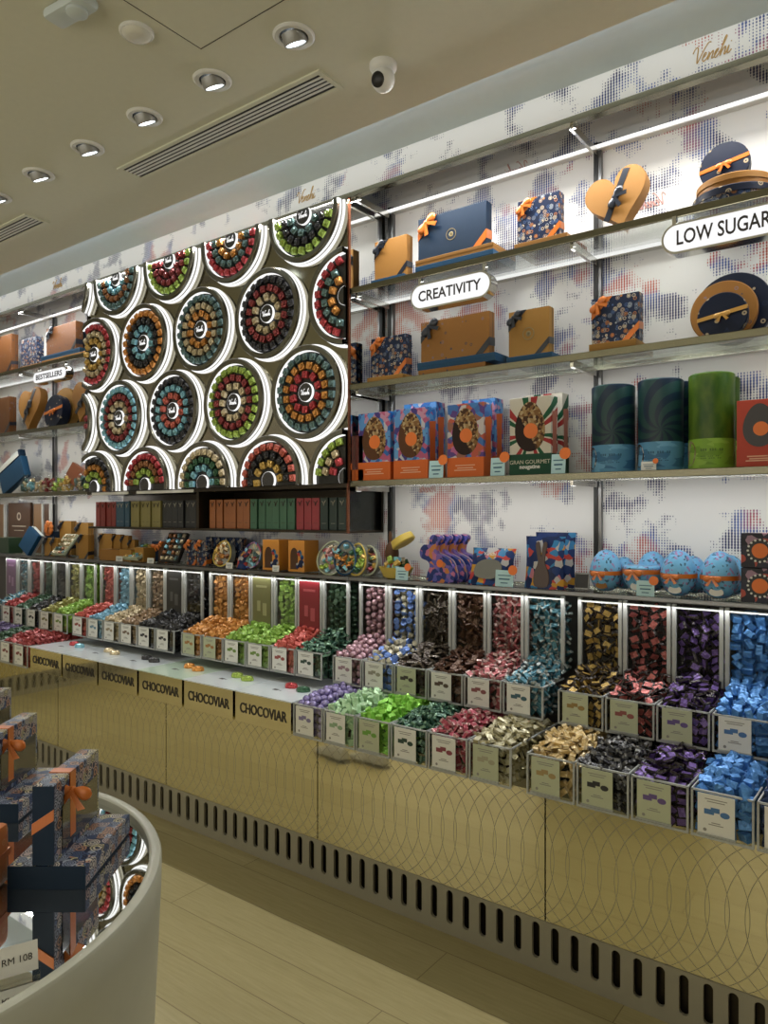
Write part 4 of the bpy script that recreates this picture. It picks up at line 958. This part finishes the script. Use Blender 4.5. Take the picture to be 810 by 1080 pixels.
# ------------------------------------------------------------------ tasting boxes lettered CHOCOVIAR
M_ctop = plain('frosted_white_top', (.66, .72, .76), .18, 0, .4); M_ctopg = plain('frosted_green_top', (.56, .70, .58), .18, 0, .4)
YC, ZC0, ZC1 = 2.085, .6345, .758
names6 = ['sixth', 'fifth', 'fourth', 'third', 'second', 'nearest']
samp = [('red', 'blue'), ('cream', 'cream'), ('black', 'black'), ('orange', 'orange'), ('lime', 'lime'), ('red', 'forest')]
def sample_mesh(c):
    m = MB(); m.lathe([(.024, 0), (.026, .006), (.022, .018), (.012, .022), (0, .021)], 8, S(1.2, .8, 1), cap=False); return m.mesh('sample', foil('foil_'+c, FO[c], .5))
for k in range(6):
    x0 = -4.05+k*.3395; x1 = x0+.324
    lb = 'mirrored tasting box lettered CHOCOVIAR with %s samples, %s' % (' and '.join(dict.fromkeys(samp[k])), ['farthest of six', 'second farthest of six', 'third farthest of six', 'third nearest of six', 'second nearest of six', 'nearest of six'][k])
    t = thing('tasting_box', lb, 'display box', (x0, YC, ZC0), (0, 0, 0), 'CHOCOVIAR tasting boxes'); w = x1-x0
    m = MB(); m.box(0, w, 0, .40, 0, ZC1-ZC0, bev=.0015); m.build('mirrored_case', M_choc, t)
    m = MB(); m.box(-.006, w+.006, -.003, .40, ZC1-ZC0, ZC1-ZC0+.005, bev=.001); q = m.build('top_plate', M_ctopg if k == 3 else M_ctop, t)
    text('lettering', 'CHOCOVIAR', .058, M_ink, t, (w/2+.004, -.0012, .062), off=.0011, width=.272)
    m = MB(); m.box(w*.36, w*.44, .10, .118, .1286, .1292); m.prism([(w*.44, .006), (w*.5, .011), (w*.5, .001)], 0, .0006, T(0, .102, .1286) @ R(-PI/2, 'X') @ S(1, 1, 1)) ; m.build('printed_mark', M_ink, q)
    for j, c in enumerate(samp[k]):
        o = link('sample_chocolate', sample_mesh(c)); o.location = (x0+w*(.50+.27*j), YC+.17-.02*j, ZC1+.005); o.rotation_euler = (0, 0, .3+random.random()*.3)
        tag(o, '%s foil sample on the %s CHOCOVIAR tasting box%s' % (c, ['farthest', 'second farthest', 'third farthest', 'third nearest', 'second nearest', 'nearest'][k], '' if samp[k][0] != samp[k][1] else [', left', ', right'][j]), 'chocolate')

# ------------------------------------------------------------------ acrylic dispensers, trays and their chocolates
PAL = {   # body, edge, shape
 'gold': ((.50, .33, .09), (.03, .02, .015), 'flat'), 'red': ((.46, .12, .11), (.03, .02, .02), 'flat'), 'purple': ((.20, .12, .40), (.025, .018, .02), 'flat'), 'blue': ((.09, .28, .66), (.08, .25, .6), 'block'),
 'navy': ((.03, .06, .16), (.02, .04, .1), 'block'), 'cream_gold': ((.62, .44, .18), (.78, .62, .36), 'stick'), 'black': ((.02, .02, .024), (.20, .20, .20), 'stick'),
 'pink': ((.52, .32, .38), (.3, .14, .17), 'ball'), 'blue_topped': ((.50, .47, .36), (.14, .25, .62), 'cup'), 'dark_brown': ((.045, .03, .022), (.1, .08, .06), 'flat'), 'brown': ((.12, .06, .035), (.08, .035, .02), 'flat'),
 'rose_red': ((.40, .11, .12), (.5, .34, .32), 'stick'), 'teal': ((.06, .19, .25), (.30, .34, .33), 'stick'), 'lilac': ((.36, .31, .58), (.2, .16, .4), 'ball'), 'pale_green': ((.46, .70, .42), (.42, .64, .36), 'block'),
 'bright_green': ((.25, .60, .07), (.2, .5, .05), 'block'), 'dark_green': ((.02, .08, .05), (.16, .3, .2), 'stick'), 'crimson': ((.38, .06, .09), (.5, .28, .27), 'stick'), 'cream': ((.62, .58, .40), (.40, .36, .2), 'stick'),
 'orange': ((.62, .27, .06), (.45, .18, .05), 'cube'), 'olive': ((.28, .27, .07), (.2, .18, .05), 'cube'), 'green': ((.26, .46, .07), (.2, .35, .05), 'cube'), 'forest': ((.04, .09, .05), (.15, .2, .15), 'cube'),
 'scarlet': ((.50, .09, .07), (.4, .08, .06), 'cube'), 'sky': ((.22, .46, .62), (.2, .4, .55), 'cube'), 'champagne': ((.55, .45, .28), (.35, .27, .15), 'cube'), 'coffee': ((.30, .2, .12), (.4, .34, .24), 'cube'), 'ebony': ((.02, .02, .022), (.1, .1, .1), 'cube'), 'violet': ((.12, .09, .2), (.3, .28, .35), 'cube'), 'ruby': ((.34, .05, .05), (.3, .1, .1), 'cube')}
def candy_geo(m, kind, M):
    if kind == 'flat':
        m.box(-.0175, .0175, -.0125, .0125, -.0036, .0036, M, 1); m.box(-.0125, .0125, -.0095, .0095, -.0041, .0041, M)
    elif kind == 'stick':
        m.box(-.019, .019, -.0085, .0085, -.0042, .0042, M); m.box(-.0195, -.013, -.0088, .0088, -.0045, .0045, M, 1); m.box(.013, .0195, -.0088, .0088, -.0045, .0045, M, 1)
    elif kind == 'block':
        m.box(-.017, .017, -.0125, .0125, -.0095, .0095, M, 0, bev=.0025)
    elif kind == 'cube':
        m.box(-.0135, .0135, -.0125, .0125, -.011, .011, M, 0, bev=.004)
    elif kind == 'ball':
        m.ball(.0145, M, 0, 12, 8); m.lathe([(.0152, -.003), (.0154, 0), (.0152, .003)], 12, M, 1, cap=False)
    elif kind == 'cup':
        m.lathe([(.0105, -.010), (.0145, .006), (.0145, .009)], 12, M); m.lathe([(.0148, .0085), (.0128, .0125), (0, .0135)], 12, M, 1, cap=False)
MATS = {k: [foil('wrap_'+k, v[0], .3, .27), foil('wrap_edge_'+k, v[1], .3, .25)] for k, v in PAL.items()}
CM = {}
for k, v in PAL.items():
    m = MB(); candy_geo(m, v[2], None); CM[k] = m.mesh(k+'_chocolate', MATS[k], v[2] in ('ball', 'cup', 'cube'))
def rrot(kind, flatness=1.0):
    if kind in ('flat', 'stick'): return (random.gauss(0, .55)*flatness, random.gauss(0, .55)*flatness, random.random()*6.28)
    return (random.random()*6.28, random.random()*6.28, random.random()*6.28)
def candy(k, p, rot, lab, grp):
    o = link(k+'_chocolate', CM[k]); o.location = p; o.rotation_euler = rot; tag(o, lab, 'chocolate', grp)
def pile(k, spots, lab, name):
    m = MB()
    for p, r in spots:
        candy_geo(m, PAL[k][2], Matrix.LocRotScale(Vector(p), Euler(r), None))
    o = m.build(name, MATS[k], None, PAL[k][2] in ('ball', 'cup', 'cube')); tag(o, lab, 'chocolates', None, 'stuff'); return o
STEP = {'stick': .0245, 'flat': .0275, 'block': .029, 'cube': .026, 'ball': .0285, 'cup': .0285}
COLS = {0: (-1.012, .1617), 1: (-2.012, .1587), 2: (-3.014, .1577), 3: (-4.018, .1587), 4: (-5.02, .1587)}
TOWER = {0: ['gold', 'red', 'purple', 'blue', 'navy'], 1: ['pink', 'blue_topped', 'dark_brown', 'brown', 'rose_red', 'teal'], 2: ['orange', 'orange', 'P_olive', 'green', 'P_red', 'forest'], 3: ['scarlet', 'sky', 'champagne', 'coffee', 'P_black', 'ebony'], 4: ['P_violet', 'teal', 'ruby', 'forest', 'ebony', 'olive', 'green']}
UPPER = {0: ['gold', 'red', 'purple', 'blue', 'navy'], 1: ['pink', 'blue_topped', 'dark_brown', 'brown', 'rose_red', 'teal'], 2: ['orange', 'orange', 'green', 'green', 'scarlet', 'dark_green'], 3: ['scarlet', 'sky', 'champagne', 'coffee', 'ebony', 'ebony'], 4: ['teal', 'ruby', 'forest', 'ebony', 'olive', 'green']}
LOWER = {0: ['cream_gold', 'black', 'purple', 'blue', 'navy'], 1: ['lilac', 'pale_green', 'bright_green', 'dark_green', 'crimson', 'cream'], 4: ['violet', 'violet', 'violet', 'forest', 'ruby', 'ruby']}
COLS[4] = (-5.02, .1587)
nice = lambda k: k.replace('_', '-')
MODN = {0: 'at the right', 1: 'in the middle', 2: 'above the nearest tasting boxes', 3: 'above the farthest tasting boxes', 4: 'at far left'}
M_poster = {'P_olive': ((.15, .15, .06), 'olive printed'), 'P_red': ((.19, .010, .018), 'crimson printed'), 'P_black': ((.02, .02, .02), 'black printed'), 'P_violet': ((.16, .09, .17), 'violet printed')}
CARDM = {0: M_cards, 1: M_cardw}
def label_card(t, w, y, z0, z1, mat, cx, lean=0):
    m = MB(); m.box(cx-w/2, cx+w/2, y-.0015, y, z0, z1); c = m.build('label_card', mat, t); h = z1-z0
    m = MB()
    for q, ww in ((.88, .30), (.82, .24), (.30, .12), (.25, .2)): m.box(cx-ww*w, cx+ww*w, y-.0019, y-.0014, z0+h*q-.0012, z0+h*q+.0012)
    m.lathe([(w*.05, 0), (w*.05, .0005)], 12, T(cx-w*.3, y-.0014, z0+h*.10) @ R(PI/2, 'X'))
    m.build('print_lines', M_greyink, c)
    return c
M_clip = plain('card_ledge', (.78, .78, .74), .4)
def picture(c, w, y, z0, z1, cx, k):
    h = z1-z0; m = MB()
    m.box(cx-w*.32, cx-w*.05, y-.0021, y-.0014, z0+h*.5, z0+h*.63); m.box(cx-w*.14, cx+w*.10, y-.0023, y-.0014, z0+h*.56, z0+h*.68); m.lathe([(w*.11, 0), (w*.11, .0006)], 12, T(cx+w*.24, y-.0014, z0+h*.54) @ R(PI/2, 'X') @ S(1.2, .8, 1))
    m.build('product_picture', plain('pic_'+k, tuple(x*.55+.01 for x in PAL[k][0]), .5), c)
def tray_parts(t, w, y1, h, back):
    m = MB(); m.box(.002, w-.002, 0, .003, .003, h); m.build('front_panel', M_acr, t)
    for x in (.0, w-.003):
        m = MB(); m.box(x, x+.003, 0, y1, .003, h); m.build('side_panel', M_acr, t)
    m = MB(); m.box(0, w, 0, y1, 0, .003); m.build('bottom_panel', M_acr, t)
    m = MB(); m.box(0, w, -.001, .004, h-.004, h+.001); m.box(0, .004, 0, y1, h-.004, h+.001); m.box(w-.004, w, 0, y1, h-.004, h+.001)
    m.box(-.0005, .005, -.001, .005, 0, h); m.box(w-.005, w+.0005, -.001, .005, 0, h); m.box(0, w, -.0015, .004, -.001, .005); m.build('polished_edges', M_edge, t)
for mod in (0, 1, 2, 3, 4):
    xs, pt = COLS[mod]
    cols = TOWER[mod]
    if mod == 4: xs = -5.02-pt; 
    for i, k in enumerate(cols):
        if mod == 0 and i > 4: continue
        x0 = xs+pt*i; w = pt-.010; post = k.startswith('P_'); near = mod in (0, 1)
        nk = nice(k) if not post else M_poster[k][1]
        t = thing('chocolate_dispenser', 'tall clear dispenser of %s chocolates %s%s' % (nk, MODN[mod], (', left one' if cols.count(k) > 1 and cols.index(k) == i else ', right one' if cols.count(k) > 1 else '')) if not post else 'tall clear dispenser with a front panel, %s, %s' % (nk, MODN[mod]), 'dispenser', (x0, 2.50, .93))
        m = MB(); m.box(.009, w-.009, 0, .004, 0, .276); m.build('front_panel', M_acr, t)
        for x in (0, w-.004):
            m = MB(); m.box(x, x+.004, 0, .20, 0, .276); m.build('side_panel', M_acr, t)
        m = MB(); m.box(0, w, .20, .204, 0, .276); m.build('back_panel', plain('grey_backing', (.07, .065, .06), .5), t)
        for x in (-.003, w-.010):
            m = MB(); m.box(x, x+.012, -.004, .010, 0, .276, bev=.001); m.build('corner_strip', M_edge, t)
        m = MB(); m.box(.009, w-.010, -.003, .004, .262, .268); m.build('lid_edge', M_edge, t)
        if post:
            m = MB(); m.box(.012, w-.012, -.006, -.004, .02, .262); p = m.build('printed_panel', plain('poster_'+k, M_poster[k][0], .35, 0, .3), t)
            m = MB(); m.box(w*.25, w*.75, -.0066, -.006, .215, .226); m.box(w*.3, w*.45, -.0066, -.006, .10, .15); m.box(w*.56, w*.74, -.0066, -.006, .08, .14); m.build('print_lines', plain('poster_ink_'+k, tuple(min(1, x*1.7+.05) for x in M_poster[k][0]), .4), p)
            continue
        st = STEP[PAL[k][2]]; nx = max(4, int((w-.02)/st)); nz = int(.27/st); sp = []; sp2 = []
        for a in range(nx):
            for b in range(nz+1):
                p = (x0+.008+(w-.016)*(a+.5)/nx+random.uniform(-.004, .004), 2.50+.023+random.uniform(0, .012), .93+st*(b+.25)+random.uniform(-.004, .004)+(.012 if a % 2 else 0))
                if p[2] > 1.188: continue
                r = rrot(PAL[k][2]); 
                if PAL[k][2] in ('flat', 'stick'): r = (PI/2+random.gauss(0, .75), random.gauss(0, .9), random.gauss(0, .6))
                if PAL[k][2] == 'cup': r = (PI/2+random.gauss(0, .6), 0, random.gauss(0, .6))
                if near: candy(k, p, r, '%s-wrapped chocolate behind the clear front of its tall dispenser' % nice(k), '%s chocolates in the tall dispenser' % nice(k))
                else: sp.append((p, r))
                sp2.append(((p[0]+.012, p[1]+.026, p[2]), rrot(PAL[k][2])))
        pile(k, sp+sp2, 'mass of %s chocolates in the dispenser %s%s' % (nice(k), MODN[mod], (', left one' if cols.count(k) > 1 and cols.index(k) == i else ', right one' if cols.count(k) > 1 else '')), 'chocolate_fill')
    # upper trays
    xs, pt = COLS[mod]
    for i, k in enumerate(UPPER[mod]):
        if mod == 0 and i > 4: continue
        x0 = xs+pt*i; w = pt-.007; z0 = .80; h = .1115; y0 = 2.318; near = mod in (0, 1)
        U = UPPER[mod]; sfx = (', left one' if U.count(k) > 1 and U.index(k) == i else ', right one' if U.count(k) > 1 else '')
        t = thing('upper_tray', 'clear tray of %s chocolates, upper row %s%s' % (nice(k), MODN[mod], sfx), 'tray', (x0, y0, z0))
        tray_parts(t, w, .18, h, 0)
        cm = M_cards if mod == 0 and i < 3 or (mod == 1 and i == 2) or (mod == 2 and i < 2) else M_cardw
        c = label_card(t, .088, -.004, .012, .108, cm, .062); picture(c, .088, -.004, .012, .108, .062, k)
        m = MB(); m.box(.016, .108, -.010, -.002, .008, .012); m.build('card_ledge', M_edge, t)
        st = STEP[PAL[k][2]]*1.02; nx = max(4, int((w-.012)/st)); ny = int(.185/st); sp = []; low_ = []
        for a in range(nx):
            for b in range(ny+1):
                yy = y0+.016+st*b*.95; f = (yy-y0)/.18
                p = (x0+.006+(w-.012)*(a+.5)/nx+random.uniform(-.005, .005), yy+random.uniform(-.004, .004), z0+h-.004+.055*f**1.2+.010*math.sin(PI*(a+.5)/nx)+random.uniform(-.006, .008))
                q = rrot(PAL[k][2], .8)
                if near or mod == 2: candy(k, p, q, '%s-wrapped chocolate heaped on the upper tray%s' % (nice(k), ' '+MODN[mod]+(sfx if mod == 2 else '')), '%s chocolates on the upper tray %s%s' % (nice(k), MODN[mod], sfx))
                else: sp.append((p, q))
                low_.append(((p[0]+.01, p[1]+.008, p[2]-.022), rrot(PAL[k][2])))
        for a in range(nx):
            for b in range(3):
                p = (x0+.008+(w-.016)*(a+.5)/nx, y0+.020+random.uniform(0, .006), z0+.018+st*b+random.uniform(-.003, .003)); q = (PI/2+random.gauss(0, .4), random.gauss(0, .6), random.gauss(0, .4))
                if near and p[0] > x0+.10: candy(k, p, q, '%s-wrapped chocolate seen through the front of the upper tray' % nice(k), '%s chocolates inside the upper tray %s' % (nice(k), MODN[mod]))
                else: low_.append((p, q))
        for b in range(4):
            for c_ in range(3): low_.append(((x0+w-.018, y0+.045+b*.034, z0+.018+c_*.031), (random.gauss(0, .5), PI/2+random.gauss(0, .4), random.random()*6)))
        pile(k, sp+low_, 'mass of %s chocolates in the upper tray %s%s' % (nice(k), MODN[mod], sfx), 'chocolate_fill')
    if mod not in LOWER: continue
    for i, k in enumerate(LOWER[mod]):
        if mod == 0 and i > 4: continue
        x0 = xs+pt*i; w = pt-.007; z0 = .6365; h = .1255; y0 = 2.082; near = mod in (0, 1)
        U = LOWER[mod]; sfx = (', %s of its colour' % ['first', 'second', 'third'][U[:i].count(k)] if U.count(k) > 1 else '')
        t = thing('lower_tray', 'deep clear tray of %s chocolates, lower row %s%s' % (nice(k), MODN[mod], sfx), 'tray', (x0, y0, z0))
        tray_parts(t, w, .40, h, 0)
        cm = M_cards if (mod == 0 and i < 3) or (mod == 1 and i in (2, 5)) else M_cardw
        c = label_card(t, .092, -.004, .014, .120, cm, .064); picture(c, .092, -.004, .014, .120, .064, k)
        m = MB(); m.box(.016, .112, -.010, -.002, .010, .014); m.build('card_ledge', M_edge, t)
        st = STEP[PAL[k][2]]*1.02; nx = max(4, int((w-.012)/st)); ny = int(.37/st); sp = []; low_ = []
        for a in range(nx):
            for b in range(ny):
                yy = y0+.018+st*b; f = (yy-y0)/.38
                p = (x0+.007+(w-.014)*(a+.5)/nx+random.uniform(-.005, .005), yy+random.uniform(-.006, .006), z0+h-.010+.045*math.sin(PI*min(1, f*1.1))**.8*(.55+.45*math.sin(PI*(a+.5)/nx))+random.uniform(-.006, .008))
                q = rrot(PAL[k][2], .8)
                if near and b < 10: candy(k, p, q, '%s-wrapped chocolate heaped on the deep lower tray %s' % (nice(k), MODN[mod]), '%s chocolates on the lower tray' % nice(k))
                else: sp.append((p, q))
                low_.append(((p[0]+.01, p[1]+.008, p[2]-.022), rrot(PAL[k][2])))
        for a in range(nx):
            for b in range(4):
                p = (x0+.008+(w-.016)*(a+.5)/nx, y0+.020+random.uniform(0, .006), z0+.018+.0285*b+random.uniform(-.003, .003)); q = (PI/2+random.gauss(0, .4), random.gauss(0, .6), random.gauss(0, .4))
                if near and p[0] > x0+.10: candy(k, p, q, '%s-wrapped chocolate seen through the front of the lower tray' % nice(k), '%s chocolates inside the lower tray' % nice(k))
                else: low_.append((p, q))
        for b in range(9):
            for c_ in range(4): low_.append(((x0+w-.018, y0+.045+b*.034, z0+.018+c_*.0285), (random.gauss(0, .5), PI/2+random.gauss(0, .4), random.random()*6)))
        pile(k, sp+low_, 'mass of %s chocolates in the lower tray %s%s' % (nice(k), MODN[mod], sfx), 'chocolate_fill')
# backing behind the dispensers
m = MB(); m.box(-6.0, .98, 2.72, 2.738, .634, 1.2); struct(m.build('trim_2', plain('grey_backing', (.07, .065, .06), .5)))

# ------------------------------------------------------------------ round display table
TC = (-1.40, .40); TZ = .90; TR = .503
t = thing('round_table', 'round sage display table with raised rim and mirror top', 'table', (TC[0], TC[1], 0))
m = MB(); m.lathe([(TR-.07, 0), (TR-.055, .1), (TR-.012, .6), (TR-.001, .84), (TR, TZ-.006), (TR-.003, TZ-.001), (TR-.008, TZ), (TR-.017, TZ), (TR-.021, TZ-.003), (TR-.022, TZ-.02)], 128, cap=False); m.build('drum_body', M_table, t, True)
m = MB(); m.lathe([(TR-.0225, TZ-.02), (TR-.0225, TZ-.014), (0, TZ-.0141)], 128, cap=False); m.build('mirror_top', M_tmir, t)
ZT = TZ-.0138
def P2(u, v, z):
    d = (EYE-z)*F/(v-HOR); l = (u-405)/F*d
    return l*math.cos(PSI)-d*math.sin(PSI), l*math.sin(PSI)+d*math.cos(PSI)
M_flor2 = floral('blossom_paper_close', (.012, .018, .045), [(.55, .50, .42), (.32, .36, .44), (.44, .24, .14), (.06, .10, .2), (.40, .30, .28), (.20, .24, .33), (.5, .45, .25)], 58, .8)
def table_set(sfx, u, v, rz, s=1.0, up=True):
    x, y = P2(u, v, ZT); 
    a = thing('gift_box', 'blossom-topped navy box lying flat on the mirror table, '+sfx, 'gift box', (x, y, ZT), (0, 0, rz))
    m = MB(); m.box(0, .125*s, 0, .21*s, 0, .036*s, bev=.002); m.build('tray_half', M_navy, a)
    m = MB(); m.box(-.001, .1265*s, .001, .2115*s, .004, .0375*s, bev=.002); m.build('sleeve', M_flor2, a)
    m = MB(); m.box(-.0012, .1268*s, -.0005, .002, .0, .0372*s); m.build('front_face', M_navy, a)
    if not up: return
    o = Vector((.040, .002, .0382)); c, q = math.cos(rz), math.sin(rz)
    b = thing('gift_box', 'navy-spined blossom gift box with orange ribbon standing upright, '+sfx, 'gift box', (x+o.x*c-o.y*q, y+o.x*q+o.y*c, ZT+.0382*s+.0005), (-.0, 0, rz))
    L, H_, W_ = .19, .130, .034
    m = MB(); m.box(0, W_, 0, L, 0, H_, bev=.002); m.build('carton', M_flor2, b)
    m = MB(); m.box(-.0006, W_+.0003, -.0012, .002, -.0003, H_-.001); m.build('spine', M_navy, b)
    m = MB(); m.prism([(-.001, .050), (-.001, .068), (W_+.001, .092), (W_+.001, .074)], -.0028, -.0012); m.build('ribbon', M_ribo, b)
    m = MB(); m.box(-.0012, W_+.0018, .060, .082, H_, H_+.0014); m.box(W_+.0002, W_+.0018, .060, .082, .02, H_+.0014); m.build('ribbon', M_ribo, b)
    m = MB(); m.box(W_+.0002, W_+.0015, .03, L-.01, .012, .085); m.build('clear_window', plain('glossy_window', (.03, .03, .028), .06, .2, .8), b)
    bow(b, (W_+.012, .045, H_-.022), .034, M_ribo, .1)
RZ = PSI
table_set('nearest set', 8.5, 938, RZ)
table_set('middle set', -48, 868, RZ)
x, y = P2(-42, 815, ZT); table_set('farthest set', -66, 822, RZ)
# orange box and price holder at the left edge
x, y = P2(-84, 962, ZT)
t = thing('gift_box', 'orange rounded blossom box at the left edge of the mirror table', 'gift box', (x, y, ZT), (0, 0, RZ))
m = MB(); m.box(0, .088, 0, .10, 0, .10, bev=.012); m.build('carton', floral('tangerine_paper', (.62, .20, .05), [(.62, .2, .05), (.66, .3, .12), (.5, .14, .05), (.62, .22, .06)], 60, .4), t, True)
m = MB(); m.box(-.001, .089, -.001, .101, .045, .056); m.build('ribbon', M_ribo, t)
x, y = P2(16, 1036, ZT)
t = thing('price_holder', 'clear price holder with white RM 108 tag on the mirror table', 'price tag', (x, y, ZT), (math.radians(-18), 0, RZ+.55))
m = MB(); m.box(-.024, .030, -.001, .004, 0, .006); m.build('foot', M_acr, t)
m = MB(); m.box(-.024, .030, .001, .003, 0, .046); m.build('back_plate', M_acr, t)
m = MB(); m.box(-.022, .028, -.0004, .0008, .008, .044); q = m.build('tag_card', M_cardw, t)
text('lettering', 'RM 108', .0118, M_ink, q, (.003, -.0008, .026), ext=.0002)

# a pair of shoes out of frame, seen in the mirrored cabinets
def shoe(lab, x, y, rz):
    t = thing('shoe', lab, 'shoe', (x, y, 0), (0, 0, rz))
    m = MB(); rings = []
    pr = [(-.13, .030, .02, .085), (-.11, .036, 0.02, .095), (-.05, .036, .02, .095), (0, .037, .02, .085), (.06, .044, .02, .06), (.11, .042, .02, .045), (.145, .022, .02, .034)]
    for yy, ww, z0, z1 in pr: rings.append([m.bm.verts.new((ww*math.cos(a), yy, z0+(z1-z0)*max(0, math.sin(a))**.8)) for a in [i*PI/8 for i in range(9)]])
    for a, b in zip(rings, rings[1:]):
        for i in range(8): m.bm.faces.new((a[i], a[i+1], b[i+1], b[i]))
    m.bm.faces.new(rings[0]); m.bm.faces.new(rings[-1]); m.build('upper', plain('grey_canvas', (.5, .49, .44), .7), t, True)
    m = MB(); m.prism([(-.034, -.135), (.034, -.135), (.04, 0), (.049, .08), (.04, .14), (.015, .158), (-.015, .158), (-.04, .14), (-.049, .08), (-.04, 0)], -.024, 0, R(PI/2, 'X') @ S(1, 1, 1)); m.build('sole', plain('rubber_white', (.5, .5, .46), .6), t)
shoe('grey canvas shoe on the floor, left one, mirrored in the cabinet', -2.98, 1.04, 1.75)
shoe('grey canvas shoe on the floor, right one, mirrored in the cabinet', -2.73, .98, 1.6)

# ------------------------------------------------------------------ camera, world
cam = bpy.data.cameras.new('camera'); co = bpy.data.objects.new('camera', cam); C.objects.link(co)
co.location = (0, 0, EYE); co.rotation_euler = (PI/2, 0, PSI)
cam.sensor_fit = 'HORIZONTAL'; cam.sensor_width = 36; cam.lens = 36*F/810; cam.shift_y = 3/810; cam.clip_start = .02
bpy.context.scene.camera = co
wd = bpy.data.worlds.new('world'); bpy.context.scene.world = wd; wd.use_nodes = True
wd.node_tree.nodes['Background'].inputs[0].default_value = (.9, .95, 1, 1); wd.node_tree.nodes['Background'].inputs[1].default_value = .05
sc = bpy.context.scene
sc.view_settings.view_transform = 'Standard'; sc.view_settings.look = 'None'; sc.view_settings.exposure = 0.36; sc.view_settings.gamma = 1.0
sc.view_settings.use_curve_mapping = False
sc.cycles.max_bounces = 10; sc.cycles.diffuse_bounces = 3; sc.cycles.glossy_bounces = 5; sc.cycles.transparent_max_bounces = 24; sc.cycles.transmission_bounces = 4
sc.cycles.caustics_reflective = False; sc.cycles.caustics_refractive = False
sc.cycles.use_denoising = True; sc.cycles.sample_clamp_indirect = 4.0
